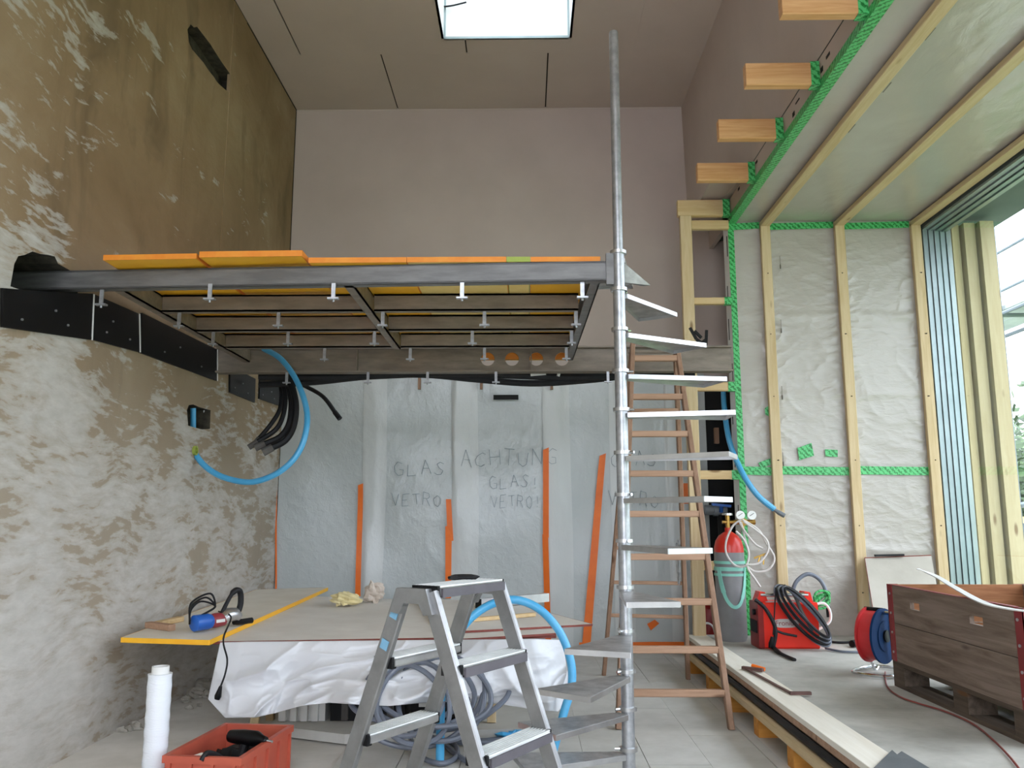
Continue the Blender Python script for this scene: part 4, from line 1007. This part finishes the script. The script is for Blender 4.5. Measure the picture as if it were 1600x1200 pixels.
# ---- red crate with tools
def crate():
    c = Vector((-1.345, 4.0, -.012)); t = thing('red_crate', 'open red plastic crate with tools in the foreground', 'crate', tuple(c), math.radians(-6))
    L, Wd, H, w = .56, .33, .215, .010
    MB().box(-Wd/2, Wd/2, -L/2, L/2, 0, .012).box(-Wd/2, Wd/2, -L/2, -L/2+w, .012, H).box(-Wd/2, Wd/2, L/2-w, L/2, .012, H).box(-Wd/2, -Wd/2+w, -L/2+w, L/2-w, .012, H).box(Wd/2-w, Wd/2, -L/2+w, L/2-w, .012, H).build('shell', 'crate_red', t, local=True)
    e = .012
    for b in ((-Wd/2-e, Wd/2+e, -L/2-e, -L/2), (-Wd/2-e, Wd/2+e, L/2, L/2+e), (-Wd/2-e, -Wd/2, -L/2, L/2), (Wd/2, Wd/2+e, -L/2, L/2)):
        MB().box(*b, H-.03, H).build('rim', 'crate_red', t, local=True)
    for k in range(5):
        y = -L/2+.02+k*(L-.04)/4
        for s_ in (-1, 1): MB().box(min(s_*Wd/2, s_*(Wd/2+e)), max(s_*Wd/2, s_*(Wd/2+e)), y-.006, y+.006, .0, H-.03).build('rib', 'crate_red', t, local=True)
    for k in range(4):
        x = -Wd/2+.02+k*(Wd-.04)/3; MB().box(x-.006, x+.006, -L/2-e, -L/2, 0, H-.03).build('rib', 'crate_red', t, local=True)
    M4 = wm(t)
    d = thing('cordless_drill', 'black cordless drill lying in the red crate', 'drill', tuple(M4 @ Vector((.05, .03, .15))), math.radians(-30))
    MB().tube([(-.10, 0, .06), (-.02, 0, .065), (.07, 0, .07), (.10, 0, .07), (.13, 0, .07)], [.028, .034, .034, .022, .016], 12).build('drill_body', 'black_plastic', d, True, local=True)
    MB().tube([(0, 0, .05), (-.01, -.02, -.02), (-.015, -.03, -.06)], [.022, .020, .024], 10).build('grip', 'black_rubber', d, True, local=True)
    MB().box(-.06, .03, -.06, .01, -.088, -.055).build('battery', 'black_plastic', d, local=True)
    MB().cyl((.13, 0, .07), (.17, 0, .07), .006, 8).build('bit', 'chrome', d, True, local=True)
    o = MB().prism([(-.16, -.26, .165), (.10, -.26, .150), (.07, -.12, .15), (-.10, -.09, .168)], (0, 0, .010)); 
    b = o.build('wood_offcut', 'formwork_face', None, local=True); b.data.transform(M4); tag(b, 'flat grey board scrap at the front of the red crate', 'offcut')
    b = MB().tube(spline([(.0, -.29, .20), (.015, -.27, .225), (.04, -.20, .19), (.05, -.10, .10)], 6), .012, 8).build('black_strap', 'black_rubber', None, True, local=True); b.data.transform(M4); tag(b, 'black strap hanging over the front rim of the red crate', 'strap')
    b = MB().blob((-.01, .09, .085), .125, .15, .075, 5, .45, 18, 12, 3.0).build('black_cloth', 'black_matte', None, True, local=True); b.data.transform(M4); tag(b, 'dark cloth heap at the bottom of the red crate', 'cloth')
crate()
t = thing('film_roll', 'upright roll of shiny white stretch film at the lower left', 'roll', (-1.655, 3.9, -.012))
m = MB(); n = 28; prof = []
random.seed(2)
for i in range(31): prof.append((.052+.0012*math.sin(i*1.7)+random.uniform(-.0006, .0006), i*.52/30))
m.lathe((-1.655, 3.9, -.012), prof, n).build('film', 'stretch_film', t, True)
MB().ring((-1.655, 3.9, .508), .038, .031, .032, 20).build('cardboard_core', 'white_plastic', t, True)
random.seed(33)
for k, (a, b, r) in enumerate(((305, 1090, .05), (318, 1078, .06), (290, 1098, .03), (326, 1090, .035), (296, 1108, .02), (212, 1140, .035), (190, 1144, .025), (202, 1142, .02), (230, 1128, .018), (335, 1072, .04), (312, 1104, .016), (505, 1158, .03))):
    p = at_z(a, b, -.012); o = MB().blob((p.x, p.y, -.012+r*.55), r*1.3, r, r*.8, k, .45, 9, 6, 2.2).build('rubble_stone', 'stone', None)
    tag(o, ['large grey rubble lump under the table beside the tarpaulin', 'biggest rubble block in the shade under the table by the left wall', 'small rubble lump at the left end of the heap under the table', 'rubble lump touching the tarpaulin edge under the table',
            'tiny stone in front of the rubble heap under the table', 'largest stone lying left of the film roll by the wall', 'leftmost small stone left of the film roll', 'tiny stone between the two stones left of the film roll', 'small stone right behind the film roll',
            'rubble lump farthest back in the dark under the table', 'smallest pebble in front of the dark gap under the table', 'pale rubble lump on the floor in front of the plinth'][k], 'stone', 'rubble on the lower floor')

# ================================================================== THINGS ON THE RAISED FLOOR
def gas():
    X, Y, z0, R = 1.645, 6.92, ZD, .118
    t = thing('gas_cylinder', 'tall grey gas cylinder with red shoulder and teal strap', 'gas cylinder', (X, Y, z0))
    MB().lathe((X, Y, z0), [(R*.92, 0), (R, .03), (R, .69)], 28).build('cylinder_body', 'gas_grey', t, True)
    MB().lathe((X, Y, z0), [(R, .69), (R*.985, .73), (R*.88, .78), (R*.66, .82), (R*.36, .845), (.026, .855), (.026, .885)], 28).build('shoulder', 'gas_red', t, True)
    v = MB().cyl((X, Y, z0+.88), (X, Y, z0+.985), .018, 12).cyl((X-.045, Y, z0+.93), (X+.05, Y, z0+.93), .014, 10).build('valve', 'brass', t, True)
    MB().ring((X, Y, z0+.985), .042, .010, .016, 18).build('handwheel', 'chrome', v, True)
    rg = MB().cyl((X+.05, Y, z0+.93), (X+.22, Y-.01, z0+.93), .020, 12).cyl((X+.12, Y-.05, z0+.93), (X+.12, Y+.03, z0+.93), .030, 14).cyl((X+.12, Y-.005, z0+.87), (X+.12, Y-.005, z0+.99), .012, 8).cyl((X+.20, Y-.01, z0+.90), (X+.20, Y-.01, z0+.98), .012, 8).build('regulator', 'brass', t, True)
    for px_ in (1157, 1175):
        c = at_y(px_, 805, Y-.04)
        MB().cyl(c+Vector((0, .022, 0)), c, .036, 20).build('gauge', 'gauge_white', rg, True)
        MB().bar(c+Vector((-.018, -.002, -.006)), c+Vector((.016, -.002, .016)), .003, .003).build('gauge_needle', 'black_matte', rg)
    for z, h in ((.60, .022), (.545, .030), (.505, .020)):
        MB().ring((X, Y, z0+z), R+.006, R+.0005, h, 28).build('strap_band', 'teal_strap', t, True)
    def on(a, z, off=.008): return Vector((X+(R+off)*math.sin(a), Y-(R+off)*math.cos(a), z0+z))
    pts = spline([on(-.95, .57), on(-.85, .47), on(-.55, .34), on(-.1, .27), on(.35, .29), on(.75, .40), on(1.0, .57)], 6)
    m = MB(); vs = []
    for p in pts:
        d = Vector((p.x-X, p.y-Y, 0)).normalized(); vs += [p, p+d*.003+Vector((0, 0, .0))]
    for i, p in enumerate(pts[:-1]): m.bar(p, pts[i+1]+(pts[i+1]-p)*.1, .036 if abs(i-18) > 8 else .026, .004, tuple(Vector((p.x-X, p.y-Y, 0)).normalized()))
    m.build('strap_loop', 'teal_strap', t, True)
    h = thing('gas_hose_coil', 'coiled pale gas hose hanging from the cylinder regulator', 'hose', (X+.1, Y-.15, z0+.6))
    for k, pp in enumerate(([(1158, 812), (1145, 822), (1135, 845), (1135, 865), (1148, 883), (1165, 884), (1170, 865), (1163, 838), (1158, 815)],
                            [(1160, 812), (1185, 828), (1198, 850), (1210, 872), (1200, 890), (1180, 893), (1168, 885)],
                            [(1155, 815), (1165, 832), (1180, 850), (1192, 857)], [(1150, 830), (1162, 843), (1170, 865), (1168, 886), (1180, 905), (1188, 917)],
                            [(1162, 815), (1195, 840), (1200, 860), (1185, 880), (1165, 882)])):
        MB().tube(spline([at_y(a, b, Y-.17-.012*k) for a, b in pp], 8), .0085, 7).build('hose_run', 'pale_hose', h, True)
    c = at_y(1188, 868, Y-.2); MB().bar(c+Vector((-.05, 0, -.02)), c+Vector((.06, 0, .02)), .014, .014).cyl(c, c+Vector((-.02, 0, -.06)), .007, 6).cyl(c+Vector((.03, 0, 0)), c+Vector((.02, 0, -.07)), .006, 6).build('brass_coupling', 'brass', h)
gas()
def welder():
    x0, x1, y0, y1, z0, z1 = 1.755, 2.185, 6.47, 6.70, ZD, ZD+.335
    t = thing('welding_machine', 'bright red welding machine draped with black cables', 'welding machine', ((x0+x1)/2, (y0+y1)/2, z0))
    MB().cbar((x0+.02, (y0+y1)/2, (z0+z1)/2), (x1, (y0+y1)/2, (z0+z1)/2), y1-y0, z1-z0, .012).build('housing', 'weld_red', t)
    MB().cbar((x0-.02, (y0+y1)/2, (z0+z1)/2), (x0+.02, (y0+y1)/2, (z0+z1)/2), y1-y0+.01, z1-z0+.004, .012).build('front_panel', 'weld_dark_red', t)
    MB().box(x0-.028, x0-.018, y0+.03, y1-.03, z0+.11, z0+.20).build('control_panel', 'black_plastic', t)
    MB().cyl((x0-.04, y0+.07, z0+.26), (x0-.018, y0+.07, z0+.26), .022, 12).build('control_knob', 'black_plastic', t, True)
    for x in (x0+.03, x1-.06):
        MB().prism([(x-.045, y0+.05, z1-.005), (x+.045, y0+.05, z1-.005), (x+.025, y0+.05, z1+.072), (x-.015, y0+.05, z1+.075)], (0, .12, 0)).build('handle_bracket', 'weld_red', t)
    MB().cyl((x0+.02, y0+.06, z1+.052), (x1-.05, y0+.06, z1+.052), .015, 12).build('handle_tube', 'chrome', t, True)
    MB().box(x0+.05, x1-.12, y0+.02, y0+.05, z1-.006, z1+.006).build('top_plate', 'alu', t)
    a = at_y(1209, 974, y0-.004); pts = []
    pl_ = MB(); cx = a.x+.09; cz = a.z
    for k in range(24): pts.append((cx+.098*math.copysign(abs(math.cos(2*math.pi*k/24))**.6, math.cos(2*math.pi*k/24)), y0-.003, cz+.032*math.sin(2*math.pi*k/24)))
    pl_.prism(pts, (0, .004, 0)).build('logo_plate', 'logo_grey', t)
    cu = bpy.data.curves.new('logo_text', 'FONT'); cu.body = 'Fronius'; cu.size = .052; cu.align_x = 'CENTER'; cu.align_y = 'CENTER'; cu.extrude = .0008
    to = bpy.data.objects.new('logo_text', cu); COL.objects.link(to); bpy.context.view_layer.update()
    me = bpy.data.meshes.new_from_object(to); bpy.data.objects.remove(to)
    me.transform(wm(t).inverted() @ Matrix.Translation((cx, y0-.0045, cz)) @ Matrix.Rotation(math.pi/2, 4, 'X')); me.materials.clear(); me.materials.append(MATS['tool_red'])
    o = bpy.data.objects.new('logo_text', me); COL.objects.link(o); o.parent = t
    c = thing('welding_cable_coil', 'thick dark welding cables hung over the red machine', 'cable', (x0+.2, y0-.05, z0))
    for k in range(6):
        pts = []
        ang = math.radians(48); ax, bx = 61-2*k, 17-2.2*k+(k % 2)*4; cx_, cy_ = 1254+1.5*k, 962-k
        for i in range(16):
            a_ = 2*math.pi*i/16; ex, ey = ax*math.cos(a_), bx*math.sin(a_)
            px_ = cx_+ex*math.cos(ang)-ey*math.sin(ang); py_ = cy_+ex*math.sin(ang)+ey*math.cos(ang)
            yb_ = 6.44-.02*k-(.10*max(0, (py_-985)/25))+(.10 if py_ < 918 else 0)
            p = at_y(px_, py_, yb_); p.z = max(p.z, ZD+.014); pts.append(p)
        MB().tube(spline(pts, 5, closed=True), (.0135, .012, .013, .010, .012, .009)[k], 8, closed=True).build('cable_loop', ('grey_hose', 'black_rubber')[k % 2], c, True)
    for pp, r, mt in (([(1180, 937), (1195, 950), (1208, 972), (1212, 990), (1208, 1012)], .014, 'black_rubber'), ([(1212, 918), (1210, 960), (1208, 992)], .005, 'black_rubber'), ([(1212, 985), (1225, 990), (1245, 994)], .009, 'black_rubber'),
                      ([(1225, 915), (1240, 928), (1255, 960), (1270, 985)], .013, 'foam_grey')):
        MB().tube(spline([at_y(a_, b_, 6.40) for a_, b_ in pp], 6), r, 8).build('cable_run', mt, c, True)
    MB().tube(spline([at_z(1206, 1008, ZD+.016), at_z(1215, 1018, ZD+.014), at_z(1230, 1026, ZD+.012), at_z(1242, 1031, ZD+.01)], 6), [.016]*8+[.012]*11, 8).build('ground_lead', 'black_rubber', c, True)
    e = at_y(1207, 995, 6.40); MB().tube([e, e+Vector((-.01, 0, -.05)), e+Vector((-.02, 0, -.08))], [.012, .022, .014], 10).build('plug', 'black_plastic', c, True)
    MB().tube(spline([at_z(1298, 1003, ZD+.012), at_z(1318, 1004, ZD+.012), at_z(1342, 1002, ZD+.012)], 6), .009, 7).build('cable_run', 'black_rubber', c, True)
    MB().tube(spline([at_z(1290, 1013, ZD+.012), at_z(1315, 1018, ZD+.012), at_z(1345, 1019, ZD+.012)], 6), .009, 7).build('cable_run', 'grey_hose', c, True)
    MB().tube([at_z(1331, 1006, ZD+.03), at_z(1343, 1004, ZD+.03)], .026, 10).build('cable_plug', 'black_plastic', c, True)
    hose('grey_hose', 'grey hose arching up behind the red welding machine', 'hose', [at_y(1238, 925, 6.85), at_y(1245, 908, 6.85), at_y(1262, 897, 6.86), at_y(1280, 905, 6.86), at_y(1291, 925, 6.85), at_y(1294, 950, 6.83)], .016, 'grey_hose', 8, ends='black_rubber')
    hose('white_hose', 'thin white hose loop at the right end of the welding machine', 'hose', [at_y(1274, 944, 6.62), at_y(1288, 943, 6.62), at_y(1297, 955, 6.62), at_y(1296, 972, 6.62), at_y(1278, 984, 6.62)], .010, 'white_plastic', 7)
    g_ = thing('green_hose_bunch', 'small tangle of green hose behind the welding machine', 'hose', tuple(at_y(1284, 935, 6.8)))
    for k in range(4): MB().tube(spline([at_y(1284+12*math.cos(a_+k), 934+11*math.sin(a_*1.0)+2*k, 6.74+.015*k) for a_ in [i*math.pi/4 for i in range(8)]], 4, closed=True), .010, 6, closed=True).build('green_loop', 'formwork_green' if k == 9 else 'green_printed_tape', g_, True)
welder()
def drum():
    ax = Vector((.66, -.75, 0)).normalized(); C = at_y(1374, 997, 5.45); z0 = ZD; R = .168
    t = thing('cable_reel', 'red and blue cable reel on a tubular stand beside the pallet box', 'cable reel', (C.x, C.y, z0))
    C.z = z0+.235
    def disc(o, r, th): return (C+ax*o, C+ax*(o+th), r)
    MB().cyl(*disc(-.075, R, .012), 32).build('rear_flange', 'drum_red', t, True)
    MB().cyl(*disc(-.063, R*.90, .085), 32).build('wound_cable', 'drum_red', t, True)
    fl_ = MB().cyl(*disc(.022, R, .014), 32).build('front_flange', 'drum_blue', t, True)
    MB().cyl(*disc(.036, R*.55, .006), 28).build('hub_cap', 'drum_blue', fl_, True)
    MB().cyl(*disc(.042, R*.22, .012), 20).build('socket_hub', 'black_plastic', fl_, True)
    s_ = ax.cross(Vector((0, 0, 1)))
    zf = z0+.016; base = C.copy(); base.z = zf
    for o in (-.10, .075):
        p = base+ax*o
        MB().tube(spline([p-s_*.16, p-s_*.10+Vector((0, 0, .0)), p+Vector((0, 0, .22)), p+Vector((0, 0, .36))], 6), .009, 8).build('stand_tube', 'chrome', t, True)
    q = [base+ax*.10-s_*.17, base+ax*.10+s_*.13, base-ax*.12+s_*.13, base-ax*.12-s_*.17]
    MB().tube(spline(q, 6, closed=True), .010, 8, closed=True).build('stand_base', 'chrome', t, True)
    a = base-ax*.10+Vector((0, 0, .36)); b = base+ax*.075+Vector((0, 0, .36)); MB().cyl(a, b, .012, 8).build('carry_bar', 'chrome', t, True)
    MB().cyl(a.lerp(b, .1)+Vector((0, 0, .012)), a.lerp(b, .75)+Vector((0, 0, .012)), .018, 10).build('grip', 'black_plastic', t, True)
drum()
def pallet():
    X0, X1, Y0, Y1, z = 2.14, 2.94, 3.74, 5.10, ZD
    t = thing('euro_pallet', 'weathered grey wooden pallet under the deep collar box', 'pallet', (X0, Y0, z))
    for x in (X0, X0+.33, X1-.14):
        MB().box(x, x+.14, Y0, Y1, z, z+.022).build('bottom_board', 'pallet_grey', t)
        for y in (Y0, Y0+.53, Y1-.14): MB().box(x, x+.14, y, y+.14, z+.022, z+.100).build('block', 'pallet_grey', t)
    for y in (Y0, Y0+.53, Y1-.14): MB().box(X0, X1, y, y+.14, z+.100, z+.122).build('cross_board', 'pallet_grey', t)
    for k in range(5): MB().box(X0+k*.1675, X0+k*.1675+.13, Y0, Y1, z+.122, z+.144).build('top_board', 'pallet_grey', t)
    zc = z+.145; H = .43; w = .022
    c = thing('pallet_collar', 'deep brown wooden collar box with red corner hinges on the pallet', 'crate', (X0, Y0, zc))
    slots = [(4.86, 4.77), (4.30, 4.21)]
    def long_side(x0, x1, mt, holes):
        MB().box(x0, x1, Y0+.01, Y1-.01, zc, zc+H/2-.002).build('plank', mt, c)
        m = MB(); za, zb_ = zc+H/2+.002, zc+H
        if holes:
            ys_ = [Y0+.01, 4.07, 4.19, 4.71, 4.82, Y1-.01]; h0, h1 = zc+.315, zc+.355
            for a, b in ((0, 1), (2, 3), (4, 5)): m.box(x0, x1, ys_[a], ys_[b], za, zb_)
            for a, b in ((1, 2), (3, 4)): m.box(x0, x1, ys_[a], ys_[b], za, h0).box(x0, x1, ys_[a], ys_[b], h1, zb_)
        else: m.box(x0, x1, Y0+.01, Y1-.01, za, zb_)
        m.build('plank', mt, c)
    long_side(X0, X0+w, 'collar_brown', True); long_side(X1-w, X1, 'collar_brown', False)
    for y in (Y0, Y1-w):
        for a, b in ((zc, zc+H/2-.002), (zc+H/2+.002, zc+H)): MB().box(X0+w, X1-w, y, y+w, a, b).build('plank', 'collar_brown_x', c)
    for x in (X0, X1):
        for y in (Y0, Y1):
            sx = -1 if x == X0 else 1; sy = -1 if y == Y0 else 1
            h = MB().box(min(x, x+sx*.004), max(x, x+sx*.004), min(y-sy*.06, y+sy*.004), max(y-sy*.06, y+sy*.004), zc+.0, zc+H+.002).box(min(x-sx*.06, x+sx*.004), max(x-sx*.06, x+sx*.004), min(y, y+sy*.004), max(y, y+sy*.004), zc, zc+H+.002).build('corner_hinge', 'hinge_red', c)
            m = MB()
            for k in range(4): m.cyl((x+sx*.003, y-sy*.035, zc+.05+k*.11), (x+sx*.009, y-sy*.035, zc+.05+k*.11), .007, 8)
            m.build('rivet', 'galv', h, True)
    MB().box(X0-.003, X0+w, Y0+.06, Y1-.06, zc+H, zc+H+.003).build('top_rail', 'hinge_red', c)
    zt_ = zc+H+.010
    pts = [at_y(1434, 889, 5.35), at_y(1462, 900, 5.22), at_z(1492, 918, zt_+.01), at_z(1535, 941, zt_), at_z(1575, 951, zt_), at_z(1625, 957, zt_)]
    m = MB(); sp = spline(pts, 8)
    for a, b in zip(sp[:-1], sp[1:]): m.bar(a, b+(b-a)*.05, .035, .005)
    o = m.build('white_strip', 'white_plastic', None); tag(o, 'curved pale plastic strip lying across the collar box', 'strip')
pallet()
t = thing('leaning_board', 'thin grey board leaning against the foil wall behind the cable reel', 'board', (3.1, 6.95, ZD))
a, b, c, d = at_z(1374, 1014, ZD+.002), at_z(1482, 1014, ZD+.002), at_y(1455, 868, YE-.10), at_y(1351, 872, YE-.10)
MB().prism([a, b, c, d], (0, .010, .001)).build('panel', 'hardboard', t)
m = MB().bar(a, d, .004, .012).bar(d, c, .004, .012); m.build('edge', 'plywood_edge_red', t)
e = at_y(1367, 868, YE-.11), at_y(1412, 867, YE-.11); MB().bar(*e, .03, .016).build('black_strip', 'black_rubber', t)
P = [at_z(a, b, ZD+.012) for a, b in ((1394, 1174), (1402, 1181), (1409, 1176), (1475, 1216), (1425, 1255), (1345, 1222))]
o = MB().prism([p-Vector((0, 0, .004)) for p in P], (0, 0, .010)).build('slate_board', 'slate_board', None); tag(o, 'dark grey board corner at the bottom edge on the raised floor', 'board')
cl = thing('bar_clamp', 'rusty bar clamp lying on the pale edge plank', 'clamp', tuple(at_z(1200, 1062, ZD+.009)))
zk = ZD+.017
MB().bar(at_z(1162, 1043, zk), at_z(1238, 1084, zk), .016, .008).build('clamp_bar', 'rusty_iron', cl)
MB().bar(at_z(1235, 1083, zk), at_z(1267, 1083, zk), .026, .016).build('fixed_jaw', 'rusty_iron', cl)
MB().bar(at_z(1160, 1043, zk+.006), at_z(1192, 1047, zk+.006), .026, .018).build('sliding_jaw', 'rusty_iron', cl)
MB().cyl(at_z(1175, 1040, zk+.02), at_z(1195, 1046, zk+.006), .012, 10).build('screw_handle', 'orange_tape', cl, True)
t = MB().tube(spline([at_z(a, b, ZD+.008) for a, b in ((1383, 1050), (1386, 1072), (1405, 1088), (1435, 1099), (1475, 1111), (1520, 1131), (1556, 1160), (1590, 1198), (1605, 1230))], 8), .0045, 7).build('red_cable', 'cable_red', None, True)
tag(t, 'thin red cable snaking past the pallet across the raised floor', 'cable')
hose('blue_hose', 'short blue hose dangling from the niche in front of the foil wall', 'hose', [at_y(1130, 600, 7.55), at_y(1132, 640, 7.45), at_y(1140, 690, 7.3), at_y(1158, 735, 7.12), at_y(1182, 772, 7.05), at_y(1210, 796, 7.03)], .024, 'blue_hose', 10)
o = MB().tube(spline([at_y(1203, 790, 7.035), at_y(1214, 799, 7.03), at_y(1226, 806, 7.02)], 5), [.016]*6+[.02]*5, 10).build('hose_nozzle', 'pvc_grey', None, True); tag(o, 'grey nozzle at the end of the dangling blue hose', 'nozzle')
bk = thing('black_bracket', 'black clutter of metal brackets on the end of the back beam', 'bracket', tuple(at_y(1095, 542, 6.2)))
for (a, b) in (((1078, 512), (1088, 530)), ((1085, 517), (1096, 528)), ((1104, 516), (1103, 541)), ((1088, 530), (1104, 541)), ((1092, 538), (1104, 530))):
    MB().bar(at_y(*a, 6.2), at_y(*b, 6.2), .018, .02).build('bracket_arm', 'black_matte', bk)
